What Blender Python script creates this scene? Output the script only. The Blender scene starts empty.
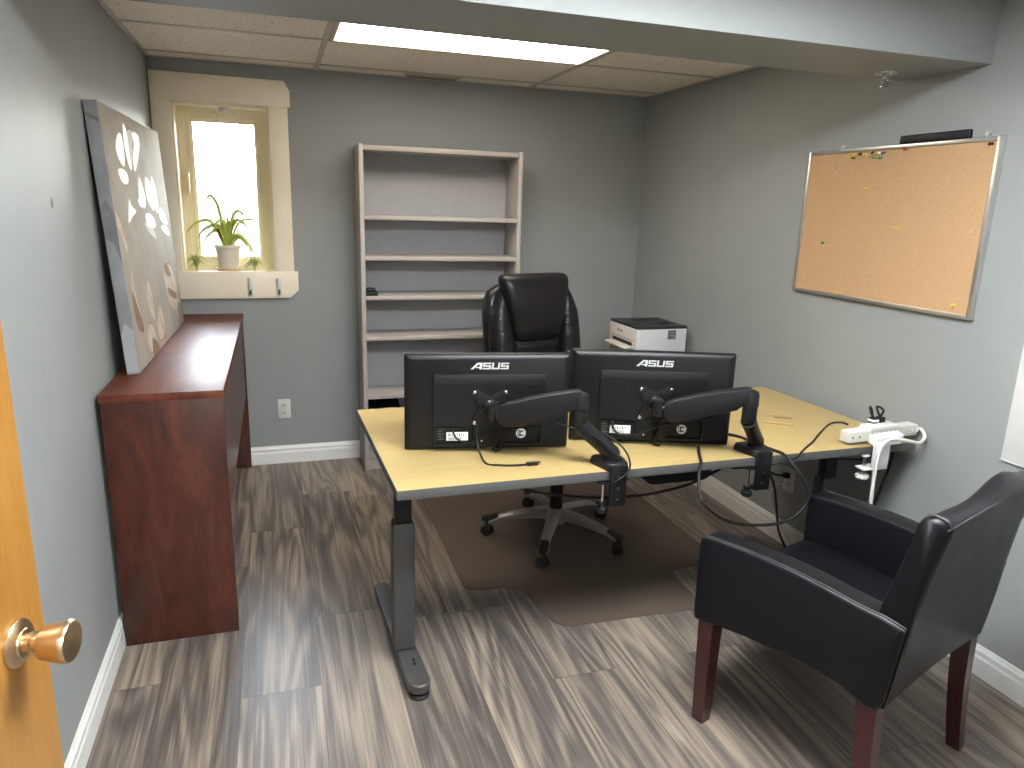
import bpy, bmesh, math, random
from mathutils import Vector, Matrix, Quaternion
random.seed(7)
C = bpy.context.scene.collection
PI = math.pi
W, D, H = 2.8227, 4.2754, 2.2135

# ------------------------------------------------------------------ materials
def nt(name):
    m = bpy.data.materials.new(name); m.use_nodes = True
    t = m.node_tree; b = t.nodes['Principled BSDF']
    return m, t, b
def node(t, kind, **kw):
    n = t.nodes.new(kind)
    for k, v in kw.items():
        if k in n.inputs: n.inputs[k].default_value = v
        else: setattr(n, k, v)
    return n
def rgba(c): return (c[0], c[1], c[2], 1)
def mat(name, col, rough=.5, metal=0, var=.06, scale=40, bump=.0, bscale=200, spec=.5, coat=0, stretch=(1,1,1), emis=None, es=0):
    """plain procedural material: noise mottling + noise bump"""
    m, t, b = nt(name)
    tc = node(t, 'ShaderNodeTexCoord'); mp = node(t, 'ShaderNodeMapping')
    mp.inputs['Scale'].default_value = stretch
    t.links.new(tc.outputs['Object'], mp.inputs['Vector'])
    n = node(t, 'ShaderNodeTexNoise', Scale=scale, Detail=4.0)
    t.links.new(mp.outputs[0], n.inputs['Vector'])
    r = node(t, 'ShaderNodeValToRGB')
    r.color_ramp.elements[0].position = .3; r.color_ramp.elements[1].position = .7
    r.color_ramp.elements[0].color = rgba([max(0, x*(1-var)) for x in col])
    r.color_ramp.elements[1].color = rgba([min(1, x*(1+var)) for x in col])
    t.links.new(n.outputs['Fac'], r.inputs['Fac'])
    t.links.new(r.outputs['Color'], b.inputs['Base Color'])
    b.inputs['Roughness'].default_value = rough; b.inputs['Metallic'].default_value = metal
    b.inputs['Specular IOR Level'].default_value = spec; b.inputs['Coat Weight'].default_value = coat
    if bump:
        n2 = node(t, 'ShaderNodeTexNoise', Scale=bscale, Detail=3.0)
        t.links.new(tc.outputs['Object'], n2.inputs['Vector'])
        bp = node(t, 'ShaderNodeBump', Strength=bump, Distance=.002)
        t.links.new(n2.outputs['Fac'], bp.inputs['Height']); t.links.new(bp.outputs[0], b.inputs['Normal'])
    if emis:
        b.inputs['Emission Color'].default_value = rgba(emis); b.inputs['Emission Strength'].default_value = es
    return m
def wood(name, c1, c2, scale=6, stretch=(1,1,1), rough=.4, coat=0, fine=.25, dist=1.5, spec=.5):
    m, t, b = nt(name)
    tc = node(t, 'ShaderNodeTexCoord'); mp = node(t, 'ShaderNodeMapping'); mp.inputs['Scale'].default_value = stretch
    t.links.new(tc.outputs['Object'], mp.inputs['Vector'])
    n = node(t, 'ShaderNodeTexNoise', Scale=scale, Detail=6.0, Roughness=.6, Distortion=dist)
    n2 = node(t, 'ShaderNodeTexNoise', Scale=scale*9, Detail=3.0)
    t.links.new(mp.outputs[0], n.inputs['Vector']); t.links.new(mp.outputs[0], n2.inputs['Vector'])
    mx = node(t, 'ShaderNodeMix'); mx.data_type = 'FLOAT'; mx.inputs[0].default_value = fine
    t.links.new(n.outputs['Fac'], mx.inputs[2]); t.links.new(n2.outputs['Fac'], mx.inputs[3])
    r = node(t, 'ShaderNodeValToRGB'); r.color_ramp.elements[0].position = .33; r.color_ramp.elements[1].position = .68
    r.color_ramp.elements[0].color = rgba(c1); r.color_ramp.elements[1].color = rgba(c2)
    t.links.new(mx.outputs[0], r.inputs['Fac']); t.links.new(r.outputs['Color'], b.inputs['Base Color'])
    b.inputs['Roughness'].default_value = rough; b.inputs['Coat Weight'].default_value = coat; b.inputs['Specular IOR Level'].default_value = spec
    b.inputs['Coat Roughness'].default_value = .25
    return m

def floor_material():
    m, t, b = nt('vinyl_planks'); L = t.links.new
    def M(op, a, bb=None):
        n = node(t, 'ShaderNodeMath'); n.operation = op
        for i, v in enumerate((a, bb)):
            if v is None: continue
            if isinstance(v, (int, float)): n.inputs[i].default_value = v
            else: L(v, n.inputs[i])
        return n.outputs[0]
    tc = node(t, 'ShaderNodeTexCoord'); sp = node(t, 'ShaderNodeSeparateXYZ'); L(tc.outputs['Object'], sp.inputs[0])
    x, y = sp.outputs[0], sp.outputs[1]
    pw, pl = .2455, 1.22
    u = M('DIVIDE', M('ADD', x, .0845), pw); col = M('FLOOR', u); fu = M('FRACT', u)
    wn = node(t, 'ShaderNodeTexWhiteNoise'); wn.noise_dimensions = '1D'; L(col, wn.inputs['W'])
    v = M('ADD', M('DIVIDE', y, pl), M('MULTIPLY', wn.outputs[0], 3.7)); row = M('FLOOR', v); fv = M('FRACT', v)
    cid = node(t, 'ShaderNodeCombineXYZ'); L(col, cid.inputs[0]); L(row, cid.inputs[1])
    w2 = node(t, 'ShaderNodeTexWhiteNoise'); w2.noise_dimensions = '3D'; L(cid.outputs[0], w2.inputs['Vector'])
    off = node(t, 'ShaderNodeVectorMath'); off.operation = 'SCALE'; L(w2.outputs['Color'], off.inputs[0]); off.inputs['Scale'].default_value = 23.
    pos = node(t, 'ShaderNodeVectorMath'); pos.operation = 'ADD'; L(tc.outputs['Object'], pos.inputs[0]); L(off.outputs[0], pos.inputs[1])
    def noise(sx, sy, detail, dist=0., rough=.55):
        mp = node(t, 'ShaderNodeMapping'); mp.inputs['Scale'].default_value = (sx, sy, 1); L(pos.outputs[0], mp.inputs['Vector'])
        n = node(t, 'ShaderNodeTexNoise', Scale=1.0, Detail=detail, Distortion=dist, Roughness=rough); L(mp.outputs[0], n.inputs['Vector']); return n.outputs['Fac']
    big = noise(4.2, .42, 2.0, .35)                       # broad cathedral figure
    rings = M('ADD', M('MULTIPLY', M('SINE', M('MULTIPLY', big, 85.)), .5), .5)
    broad = noise(8.5, .55, 3.0, .35)
    streak = noise(95, 1.5, 6.0, .2, .72)
    fine = noise(260, 5, 2.0)
    f = M('ADD', M('ADD', M('MULTIPLY', rings, .11), M('MULTIPLY', broad, .44)), M('ADD', M('MULTIPLY', streak, .46), M('MULTIPLY', fine, .14)))
    f = M('ADD', f, M('MULTIPLY', M('SUBTRACT', w2.outputs[0], .5), .10))
    r = node(t, 'ShaderNodeValToRGB'); cr = r.color_ramp
    cr.elements[0].position = .42; cr.elements[0].color = (.060, .052, .048, 1)
    cr.elements[1].position = .86; cr.elements[1].color = (.43, .345, .26, 1)
    e = cr.elements.new(.56); e.color = (.125, .105, .092, 1)
    e = cr.elements.new(.68); e.color = (.26, .212, .168, 1)
    L(f, r.inputs['Fac'])
    gx = M('LESS_THAN', M('MINIMUM', fu, M('SUBTRACT', 1., fu)), .006)
    gy = M('LESS_THAN', M('MINIMUM', fv, M('SUBTRACT', 1., fv)), .0013)
    g = M('MAXIMUM', gx, gy)
    mx = node(t, 'ShaderNodeMix'); mx.data_type = 'RGBA'; L(M('MULTIPLY', g, .45), mx.inputs[0]); L(r.outputs['Color'], mx.inputs[6]); mx.inputs[7].default_value = (.02, .018, .016, 1)
    L(mx.outputs[2], b.inputs['Base Color'])
    L(M('ADD', M('MULTIPLY', streak, .18), .28), b.inputs['Roughness'])
    bp = node(t, 'ShaderNodeBump', Strength=.12, Distance=.001); L(M('SUBTRACT', streak, g), bp.inputs['Height']); L(bp.outputs[0], b.inputs['Normal'])
    return m
def tile_material():
    m, t, b = nt('acoustic_tile'); L = t.links.new
    tc = node(t, 'ShaderNodeTexCoord')
    v = node(t, 'ShaderNodeTexVoronoi', Scale=60.); L(tc.outputs['Object'], v.inputs['Vector'])
    n = node(t, 'ShaderNodeTexNoise', Scale=60., Detail=3.); L(tc.outputs['Object'], n.inputs['Vector'])
    ad = node(t, 'ShaderNodeMath'); ad.operation = 'ADD'; L(v.outputs['Distance'], ad.inputs[0]); L(n.outputs['Fac'], ad.inputs[1])
    r = node(t, 'ShaderNodeValToRGB'); r.color_ramp.elements[0].position = .58; r.color_ramp.elements[0].color = (.34, .29, .22, 1)
    r.color_ramp.elements[1].position = .72; r.color_ramp.elements[1].color = (.88, .83, .74, 1)
    L(ad.outputs[0], r.inputs['Fac']); L(r.outputs['Color'], b.inputs['Base Color']); b.inputs['Roughness'].default_value = .95
    b.inputs['Specular IOR Level'].default_value = .1
    return m
def cork_material():
    m, t, b = nt('cork'); L = t.links.new
    tc = node(t, 'ShaderNodeTexCoord')
    n = node(t, 'ShaderNodeTexNoise', Scale=230., Detail=3.); L(tc.outputs['Object'], n.inputs['Vector'])
    v = node(t, 'ShaderNodeTexVoronoi', Scale=180.); L(tc.outputs['Object'], v.inputs['Vector'])
    ad = node(t, 'ShaderNodeMath'); ad.operation = 'MULTIPLY_ADD'; L(v.outputs['Distance'], ad.inputs[0]); ad.inputs[1].default_value = .35; L(n.outputs['Fac'], ad.inputs[2])
    r = node(t, 'ShaderNodeValToRGB'); r.color_ramp.elements[0].position = .42; r.color_ramp.elements[0].color = (.41, .255, .135, 1)
    r.color_ramp.elements[1].position = .74; r.color_ramp.elements[1].color = (.50, .32, .175, 1)
    L(ad.outputs[0], r.inputs['Fac']); L(r.outputs['Color'], b.inputs['Base Color']); b.inputs['Roughness'].default_value = .9
    b.inputs['Specular IOR Level'].default_value = .2
    return m
def mat_film():
    """the floor mat: hazy clear vinyl"""
    m, t, b = nt('hazy_vinyl'); L = t.links.new
    tc = node(t, 'ShaderNodeTexCoord'); n = node(t, 'ShaderNodeTexNoise', Scale=3., Detail=2.); L(tc.outputs['Object'], n.inputs['Vector'])
    mr = node(t, 'ShaderNodeMapRange'); mr.inputs[1].default_value = .3; mr.inputs[2].default_value = .7; mr.inputs[3].default_value = .74; mr.inputs[4].default_value = .82
    L(n.outputs['Fac'], mr.inputs[0])
    b.inputs['Base Color'].default_value = (.150, .115, .092, 1); b.inputs['Roughness'].default_value = .6; b.inputs['Specular IOR Level'].default_value = .3
    tr = node(t, 'ShaderNodeBsdfTransparent'); tr.inputs[0].default_value = (.95, .92, .88, 1)
    mx = node(t, 'ShaderNodeMixShader'); L(mr.outputs[0], mx.inputs[0]); L(tr.outputs[0], mx.inputs[1]); L(b.outputs[0], mx.inputs[2])
    L(mx.outputs[0], t.nodes['Material Output'].inputs['Surface'])
    return m
def glass_material():
    m, t, b = nt('window_glass'); L = t.links.new
    tr = node(t, 'ShaderNodeBsdfTransparent'); tr.inputs[0].default_value = (.97, .99, .99, 1)
    gl = node(t, 'ShaderNodeBsdfGlossy'); gl.inputs['Roughness'].default_value = .03
    fr = node(t, 'ShaderNodeFresnel'); fr.inputs['IOR'].default_value = 1.45
    mx = node(t, 'ShaderNodeMixShader'); L(fr.outputs[0], mx.inputs[0]); L(tr.outputs[0], mx.inputs[1]); L(gl.outputs[0], mx.inputs[2])
    L(mx.outputs[0], t.nodes['Material Output'].inputs['Surface'])
    return m
def leather(name, col=(.012, .012, .014), rough=.36, crease=0):
    m, t, b = nt(name); L = t.links.new
    tc = node(t, 'ShaderNodeTexCoord')
    v = node(t, 'ShaderNodeTexVoronoi', Scale=420.); v.feature = 'SMOOTH_F1'; L(tc.outputs['Object'], v.inputs['Vector'])
    n = node(t, 'ShaderNodeTexNoise', Scale=9., Detail=4.); L(tc.outputs['Object'], n.inputs['Vector'])
    b.inputs['Base Color'].default_value = rgba(col); b.inputs['Specular IOR Level'].default_value = .30
    mr = node(t, 'ShaderNodeMapRange'); mr.inputs[3].default_value = rough-.06; mr.inputs[4].default_value = rough+.08
    L(n.outputs['Fac'], mr.inputs[0]); L(mr.outputs[0], b.inputs['Roughness'])
    b1 = node(t, 'ShaderNodeBump', Strength=.10, Distance=.001); L(v.outputs['Distance'], b1.inputs['Height'])
    last = b1
    if crease:
        mp = node(t, 'ShaderNodeMapping'); mp.inputs['Scale'].default_value = (6, 6, 26); L(tc.outputs['Object'], mp.inputs['Vector'])
        n2 = node(t, 'ShaderNodeTexNoise', Scale=1., Detail=2., Distortion=1.2); L(mp.outputs[0], n2.inputs['Vector'])
        b2 = node(t, 'ShaderNodeBump', Strength=crease, Distance=.02); L(n2.outputs['Fac'], b2.inputs['Height']); L(b1.outputs[0], b2.inputs['Normal']); last = b2
    L(last.outputs[0], b.inputs['Normal'])
    return m
def dotted(name, col, dot, pitch=.0042):
    m, t, b = nt(name); L = t.links.new
    tc = node(t, 'ShaderNodeTexCoord'); mp = node(t, 'ShaderNodeMapping'); mp.inputs['Scale'].default_value = (1/pitch, 1/pitch, 1/pitch)
    L(tc.outputs['Object'], mp.inputs['Vector'])
    v = node(t, 'ShaderNodeTexVoronoi', Scale=1., Randomness=.0); L(mp.outputs[0], v.inputs['Vector'])
    r = node(t, 'ShaderNodeValToRGB'); r.color_ramp.elements[0].position = .32; r.color_ramp.elements[0].color = rgba(dot)
    r.color_ramp.elements[1].position = .38; r.color_ramp.elements[1].color = rgba(col)
    L(v.outputs['Distance'], r.inputs['Fac']); L(r.outputs['Color'], b.inputs['Base Color']); b.inputs['Roughness'].default_value = .5
    return m
def painted_wall(name, spots=(), lo=(.268, .283, .280), hi=(.288, .303, .300)):
    m, t, b = nt(name); L = t.links.new
    tc = node(t, 'ShaderNodeTexCoord')
    n = node(t, 'ShaderNodeTexNoise', Scale=3., Detail=5.); L(tc.outputs['Object'], n.inputs['Vector'])
    r = node(t, 'ShaderNodeValToRGB'); r.color_ramp.elements[0].position = .3; r.color_ramp.elements[0].color = rgba(lo)
    r.color_ramp.elements[1].position = .7; r.color_ramp.elements[1].color = rgba(hi)
    L(n.outputs['Fac'], r.inputs['Fac']); last = r.outputs['Color']
    for (p, rad, colr) in spots:            # scuffs with a shape of their own
        n3 = node(t, 'ShaderNodeTexNoise', Scale=60.); L(tc.outputs['Object'], n3.inputs['Vector'])
        d = node(t, 'ShaderNodeVectorMath'); d.operation = 'DISTANCE'; L(tc.outputs['Object'], d.inputs[0]); d.inputs[1].default_value = p
        s = node(t, 'ShaderNodeMath'); s.operation = 'MULTIPLY_ADD'; L(n3.outputs['Fac'], s.inputs[0]); s.inputs[1].default_value = rad*1.2; L(d.outputs['Value'], s.inputs[2])
        lt = node(t, 'ShaderNodeMath'); lt.operation = 'LESS_THAN'; L(s.outputs[0], lt.inputs[0]); lt.inputs[1].default_value = rad*1.5
        mx = node(t, 'ShaderNodeMix'); mx.data_type = 'RGBA'; L(lt.outputs[0], mx.inputs[0]); L(last, mx.inputs[6]); mx.inputs[7].default_value = rgba(colr); last = mx.outputs[2]
    L(last, b.inputs['Base Color']); b.inputs['Roughness'].default_value = .55; b.inputs['Specular IOR Level'].default_value = .35
    n2 = node(t, 'ShaderNodeTexNoise', Scale=320., Detail=2.); L(tc.outputs['Object'], n2.inputs['Vector'])
    bp = node(t, 'ShaderNodeBump', Strength=.12, Distance=.001); L(n2.outputs['Fac'], bp.inputs['Height']); L(bp.outputs[0], b.inputs['Normal'])
    return m
def lamp_material(name, col, s):
    m, t, b = nt(name); L = t.links.new
    tc = node(t, 'ShaderNodeTexCoord'); v = node(t, 'ShaderNodeTexVoronoi', Scale=140.); L(tc.outputs['Object'], v.inputs['Vector'])
    r = node(t, 'ShaderNodeValToRGB'); r.color_ramp.elements[0].color = rgba(col); r.color_ramp.elements[1].color = rgba([c*.92 for c in col])
    L(v.outputs['Distance'], r.inputs['Fac']); L(r.outputs['Color'], b.inputs['Emission Color']); b.inputs['Emission Strength'].default_value = s
    b.inputs['Base Color'].default_value = (.8, .8, .8, 1)
    return m

WALL = painted_wall('grey_green_paint'); WALLL = painted_wall('grey_green_paint_scuffed', [((0, 2.313, 1.499), .016, (.14, .11, .09)), ((0, 2.345, 1.818), .020, (.34, .27, .22))])
FLOOR = floor_material(); TILE = tile_material()
GRIDM = mat('grid_shade_grey', (.50, .47, .42), .5, var=.02)  # white grid greyed to stand in for shadow lines along the bars
TRIMW = mat('white_trim', (.74, .74, .72), .35, var=.02, scale=12)
CASING = mat('bounce_tinted_trim', (.84, .77, .62), .5, var=.03, scale=8)  # white trim with the warm bounce light tinted into its colour
PINE = wood('cream_pine', (.82, .72, .50), (.89, .80, .60), 5, (3, 3, .5), .4)
GLASS = glass_material()
CHERRY = wood('cherry_laminate', (.026, .006, .004), (.100, .026, .013), 6, (1.8, 1.8, .5), .35, fine=.18, dist=1.2)
CHERRYT = wood('cherry_laminate_lit_top', (.075, .019, .011), (.16, .046, .024), 5, (2.2, .5, 1), .46, coat=0, fine=.18, spec=.22)  # lighter copy of the laminate, light on the top worked into the colour
CHERRYLEG = wood('cherry_legs', (.028, .004, .006), (.060, .009, .011), 12, (2, 2, .3), .28, coat=.4)
MAPLE = wood('maple_laminate', (.385, .275, .108), (.46, .345, .148), 4, (.7, 5, 1), .34, fine=.45, dist=.8)
EDGE = mat('grey_edge_band', (.075, .073, .073), .45, var=.04)
DARKU = mat('dark_underside', (.05, .045, .04), .7)
GUN = mat('gunmetal_paint', (.085, .082, .080), .42, .4, var=.04, scale=120)
BLKM = mat('black_steel', (.007, .007, .008), .35, .0, var=.1, spec=.3)
BLKP = mat('black_plastic', (.009, .009, .010), .42, spec=.3, var=.12, scale=60, bump=.05, bscale=900)
BLKG = mat('black_gloss', (.010, .010, .012), .18, var=.05)
MONB = mat('monitor_black', (.0065, .0068, .0078), .38, spec=.28, var=.08, scale=90, bump=.06, bscale=1400)
MONI = mat('monitor_recess', (.005, .005, .0055), .5, spec=.25)
VENTM = dotted('vent_dots', (.0055, .0058, .0066), (.002, .002, .002))
SCREEN = mat('dark_screen', (.01, .01, .012), .15)
LOGO = mat('silver_print', (.62, .62, .62), .35, .3, var=.02)
STICK = mat('white_label', (.78, .78, .78), .5, var=.03)
NAVY = mat('navy_print', (.02, .035, .07), .5)
STEEL = mat('bright_steel', (.62, .62, .62), .25, 1., var=.03)
PEWTER = mat('pewter_metal', (.40, .385, .36), .40, .6, var=.05, scale=60)
RUBBER = mat('black_rubber', (.014, .013, .012), .55)
CABLE = mat('cable_black', (.008, .008, .008), .5, spec=.25)
CABLEG = mat('cable_grey', (.33, .33, .33), .4)
WPL = mat('white_plastic', (.62, .62, .60), .35, var=.02)
OFFW = mat('offwhite_plastic', (.58, .57, .52), .4, var=.02)
PRW = mat('printer_white', (.66, .67, .68), .4, var=.02)
PRF = mat('printer_front', (.62, .57, .53), .4, var=.02)
CHAR = mat('charcoal_plastic', (.022, .022, .025), .38)
SHELF = mat('taupe_laminate', (.40, .37, .345), .45, var=.03, scale=25)
SHELFB = mat('taupe_back_cool_lit', (.33, .335, .345), .5, var=.03, scale=25)  # shelf laminate with cool light and shade worked into the back's colour
LEATH = leather('black_leather', (.0036, .0042, .0062), .40); LEATHO = leather('black_leather_soft', (.009, .009, .0105), .32, .30); LEATHS = leather('black_leather_smooth', (.009, .009, .0105), .33, .10)
THREAD = mat('dark_thread', (.05, .05, .055), .5)
CORK = cork_material(); ALU = mat('aluminium', (.66, .65, .63), .32, .9, var=.03)
OAK = wood('golden_oak', (.25, .108, .018), (.36, .172, .034), 7, (4, 4, .45), .35, coat=.35, fine=.35)
BRASS = mat('worn_brass', (.66, .50, .30), .30, 1., var=.08, scale=30)
CANV = mat('canvas_beige', (.29, .255, .215), .85, spec=.08, var=.10, scale=7, bump=.2, bscale=700)
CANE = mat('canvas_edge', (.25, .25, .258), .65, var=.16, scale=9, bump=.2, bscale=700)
CANE2 = mat('canvas_edge_dark', (.17, .17, .185), .65, var=.2, scale=14)  # darker grey band of the picture wrapped onto the edge
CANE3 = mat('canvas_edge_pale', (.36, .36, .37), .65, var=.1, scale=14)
PETAL = mat('petal_white', (.74, .73, .70), .6, spec=.2, var=.02)
PETALG = mat('petal_grey', (.47, .44, .40),.8, spec=.1, var=.06)
PETALT = mat('petal_tan', (.19, .12, .07),.8, spec=.1, var=.15, scale=20)
PETALB = mat('petal_cream', (.44, .355, .27),.8, spec=.1, var=.10, scale=20)
STEM = mat('stem_grey', (.20, .19, .18), .8, spec=.1)
POTW = mat('glazed_white', (.72, .66, .56), .35, var=.04, bump=.5, bscale=120)
SAUC = mat('terracotta_pale', (.60, .42, .28), .5)
SOIL = mat('soil', (.05, .09, .03), .9, var=.5, scale=90)
LEAF = mat('spider_leaf', (.55, .60, .12), .45, var=.3, scale=25)
LEAF2 = mat('plantlet_leaf', (.40, .46, .16), .45, var=.3, scale=25)
FILM = mat_film()
NOTCH = mat('shadow_slot', (.02, .02, .02), .8)
PINEB = wood('pale_wood', (.36, .245, .095), (.43, .31, .13), 12, (4, 1, 1), .5)
VENTB = mat('ceiling_vent_tan', (.30, .26, .21), .6, var=.15)
LAMPW = lamp_material('diffuser_warm', (1., .90, .78), 13.)
LAMPC = lamp_material('diffuser_cool', (.94, .98, 1.), 56.)
GAP = mat('outlet_slot', (.03, .03, .03), .6)
SIDING = mat('dimmed_siding', (.050, .050, .053), .6, var=.03); STONE = mat('blue_grey_stone', (.008, .011, .020), .8, var=.3, scale=20)  # siding darkened in colour to tone down the daylight outside
PINC = {'yellow': mat('pin_yellow', (.75, .52, .05), .3), 'black': mat('pin_black', (.02, .02, .02), .3), 'white': mat('pin_white', (.75, .75, .72), .3),
        'blue': mat('pin_blue', (.03, .08, .30), .3), 'green': mat('pin_green', (.03, .22, .08), .3), 'red': mat('pin_red', (.42, .04, .03), .3), 'clear': mat('pin_clear', (.60, .48, .33), .3)}

# ------------------------------------------------------------------ geometry helpers
def catmull(pts, n=8):
    P = [Vector(p) for p in pts]; out = []
    for i in range(len(P)-1):
        p0 = P[max(i-1, 0)]; p1 = P[i]; p2 = P[i+1]; p3 = P[min(i+2, len(P)-1)]
        for k in range(n):
            s = k/n
            out.append(.5*((2*p1)+(p2-p0)*s+(2*p0-5*p1+4*p2-p3)*s*s+(3*p1-p0-3*p2+p3)*s**3))
    out.append(P[-1]); return out
class MB:
    def __init__(s, xf=None): s.bm = bmesh.new(); s.mi = 0; s.mats = []; s.xf = xf
    def use(s, m):
        if m not in s.mats: s.mats.append(m)
        s.mi = s.mats.index(m); return s
    def add(s, verts, faces, smooth=True):
        vs = [s.bm.verts.new(s.xf(Vector(v)) if s.xf else v) for v in verts]
        for f in faces:
            try: fc = s.bm.faces.new([vs[i] for i in f]); fc.material_index = s.mi; fc.smooth = smooth
            except ValueError: pass
        return s
    def _tmp(s, t):
        t.verts.ensure_lookup_table()
        for i, v in enumerate(t.verts): v.index = i
        s.add([v.co.copy() for v in t.verts], [[v.index for v in f.verts] for f in t.faces]); t.free(); return s
    def box(s, x0, x1, y0, y1, z0, z1, bev=0, seg=2, M=None):
        t = bmesh.new(); bmesh.ops.create_cube(t, size=1)
        for v in t.verts: v.co = Vector(((x0+x1)/2+v.co.x*(x1-x0), (y0+y1)/2+v.co.y*(y1-y0), (z0+z1)/2+v.co.z*(z1-z0)))
        if bev: bmesh.ops.bevel(t, geom=list(t.edges), offset=bev, segments=seg, profile=.5, affect='EDGES')
        if M is not None:
            for v in t.verts: v.co = M @ v.co
        return s._tmp(t)
    def prism(s, poly, f0, f1, bev=0, seg=2):
        """poly: 2-D outline; f0, f1 map (a, b) -> 3-D on the two caps"""
        t = bmesh.new(); A = [t.verts.new(f0(*p)) for p in poly]; B = [t.verts.new(f1(*p)) for p in poly]; n = len(poly)
        t.faces.new(A[::-1]); t.faces.new(B)
        for i in range(n): t.faces.new([A[i], A[(i+1) % n], B[(i+1) % n], B[i]])
        bmesh.ops.recalc_face_normals(t, faces=t.faces)
        if bev:
            ed = [e for e in t.edges if (e.verts[0] in A) == (e.verts[1] in A)]
            bmesh.ops.bevel(t, geom=ed, offset=bev, segments=seg, profile=.5, affect='EDGES')
        return s._tmp(t)
    def tube(s, pts, r, n=10, smooth=8, cap=True):
        P = catmull(pts, smooth) if smooth else [Vector(p) for p in pts]
        rs = r if isinstance(r, (list, tuple)) else None
        ref = Vector((0, 0, 1)); rings = []; N = len(P); last = None
        for i, p in enumerate(P):
            d = (P[min(i+1, N-1)]-P[max(i-1, 0)]).normalized()
            if last is None:
                a = d.orthogonal().normalized()
            else:
                a = (last-d*last.dot(d)); a = a.normalized() if a.length > 1e-6 else d.orthogonal().normalized()
            last = a; b = d.cross(a)
            rad = r if rs is None else rs[0]+(rs[-1]-rs[0])*i/(N-1) if len(rs) == 2 else rs[min(len(rs)-1, round(i/(N-1)*(len(rs)-1)))]
            rings.append([p+a*math.cos(2*PI*k/n)*rad+b*math.sin(2*PI*k/n)*rad for k in range(n)])
        return s.loft(rings, cap)
    def cyl(s, p, q, r, r2=None, n=20): return s.tube([p, q], [r, r if r2 is None else r2], n, 0)
    def loft(s, rings, cap=True, closed=True):
        n = len(rings[0]); vs = [v for R in rings for v in R]; fs = []
        for i in range(len(rings)-1):
            for k in range(n if closed else n-1):
                a = i*n+k; b = i*n+(k+1) % n; fs.append([a, b, b+n, a+n])
        if cap and closed: fs.append(list(range(n))[::-1]); fs.append([(len(rings)-1)*n+k for k in range(n)])
        return s.add(vs, fs)
    def lathe(s, prof, o, ax=(0, 0, 1), n=28):
        o = Vector(o); ax = Vector(ax).normalized(); a = ax.orthogonal().normalized(); b = ax.cross(a)
        return s.loft([[o+ax*z+(a*math.cos(2*PI*k/n)+b*math.sin(2*PI*k/n))*max(r, 1e-4) for k in range(n)] for r, z in prof])
    def build(s, name, m=None, parent=None, origin=None, sharp=35, sub=0, kind=None):
        bm = s.bm
        bmesh.ops.recalc_face_normals(bm, faces=bm.faces)
        co = [v.co for v in bm.verts]
        if parent is not None: base = wloc(parent)
        elif origin is not None: base = Vector(origin)
        else:
            lo = [min(c[i] for c in co) for i in range(3)]; hi = [max(c[i] for c in co) for i in range(3)]
            base = Vector(((lo[0]+hi[0])/2, (lo[1]+hi[1])/2, lo[2]))
        for v in bm.verts: v.co -= base
        me = bpy.data.meshes.new(name); bm.to_mesh(me); bm.free()
        for k in (s.mats if s.mats else [m]): me.materials.append(k)
        if sharp < 180: me.set_sharp_from_angle(angle=math.radians(sharp))
        o = bpy.data.objects.new(name, me); C.objects.link(o)
        if parent is not None: o.parent = parent; o['_w'] = list(base)
        else: o.location = base; o['_w'] = list(base)
        if sub:
            md = o.modifiers.new('round', 'SUBSURF'); md.levels = sub; md.render_levels = sub
        if kind: o['kind'] = kind
        return o
def wloc(o): return Vector(o['_w'])
def tag(o, label, cat, group=None):
    o['label'] = label; o['category'] = cat
    if group: o['group'] = group
    return o
def thing(name, label, cat, loc, group=None):
    o = bpy.data.objects.new(name, None); C.objects.link(o); o.location = loc; o['_w'] = list(loc); o.empty_display_size = .05
    return tag(o, label, cat, group)
def B(): return MB()
def bx(*a, **k): return MB().box(*a, **k)

# ------------------------------------------------------------------ room shell
y0, yr, yf, sb = .12, 2.282, 1.918, 2.022        # near wall, soffit rear / front, soffit bottom
HY = -1.7                                        # end of the hallway behind the camera
bx(-.3, W+.3, HY-.1, D+.6, -.1, 0).build('floor', FLOOR, origin=(0, 0, 0), kind='structure')
bx(-.12, 0, y0-.12, D+.2, 0, 2.5).build('wall_left', WALLL, origin=(0, 0, 0), kind='structure')
bx(W, W+.12, HY, D+.2, 0, 2.5).build('wall_right', WALL, origin=(0, 0, 0), kind='structure')
ox0, ox1, oz0, oz1 = .097, .575, 1.131, 2.006    # window opening
WT = .22                                         # depth of the back wall
b = B()
b.box(-.1, ox0, D, D+WT, 0, 2.5); b.box(ox1, W+.1, D, D+WT, 0, 2.5); b.box(ox0, ox1, D, D+WT, 0, oz0); b.box(ox0, ox1, D, D+WT, oz1, 2.5)
b.build('wall_back', WALL, origin=(0, 0, 0), kind='structure')
b = B()                                          # near wall with the doorway the camera stands in
b.box(-.1, .05, y0-.12, y0, 0, 2.5); b.box(.99, W, y0-.12, y0, 0, 2.5); b.box(.05, .99, y0-.12, y0, 2.06, 2.5)
b.build('wall_front', WALL, origin=(0, 0, 0), kind='structure')
bx(-.4, -.3, HY, y0-.12, 0, 2.5).build('wall_hall_left', WALL, origin=(0, 0, 0), kind='structure')
bx(-.4, W+.1, HY-.1, HY, 0, 2.5).build('wall_hall_back', WALL, origin=(0, 0, 0), kind='structure')
bx(-.4, W+.1, HY, D+.1, H, H+.1).build('ceiling', TILE, origin=(0, 0, 0), kind='structure')
bx(0, W, yf, yr, sb, H).build('beam', WALL, origin=(0, 0, 0), kind='structure')
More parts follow.
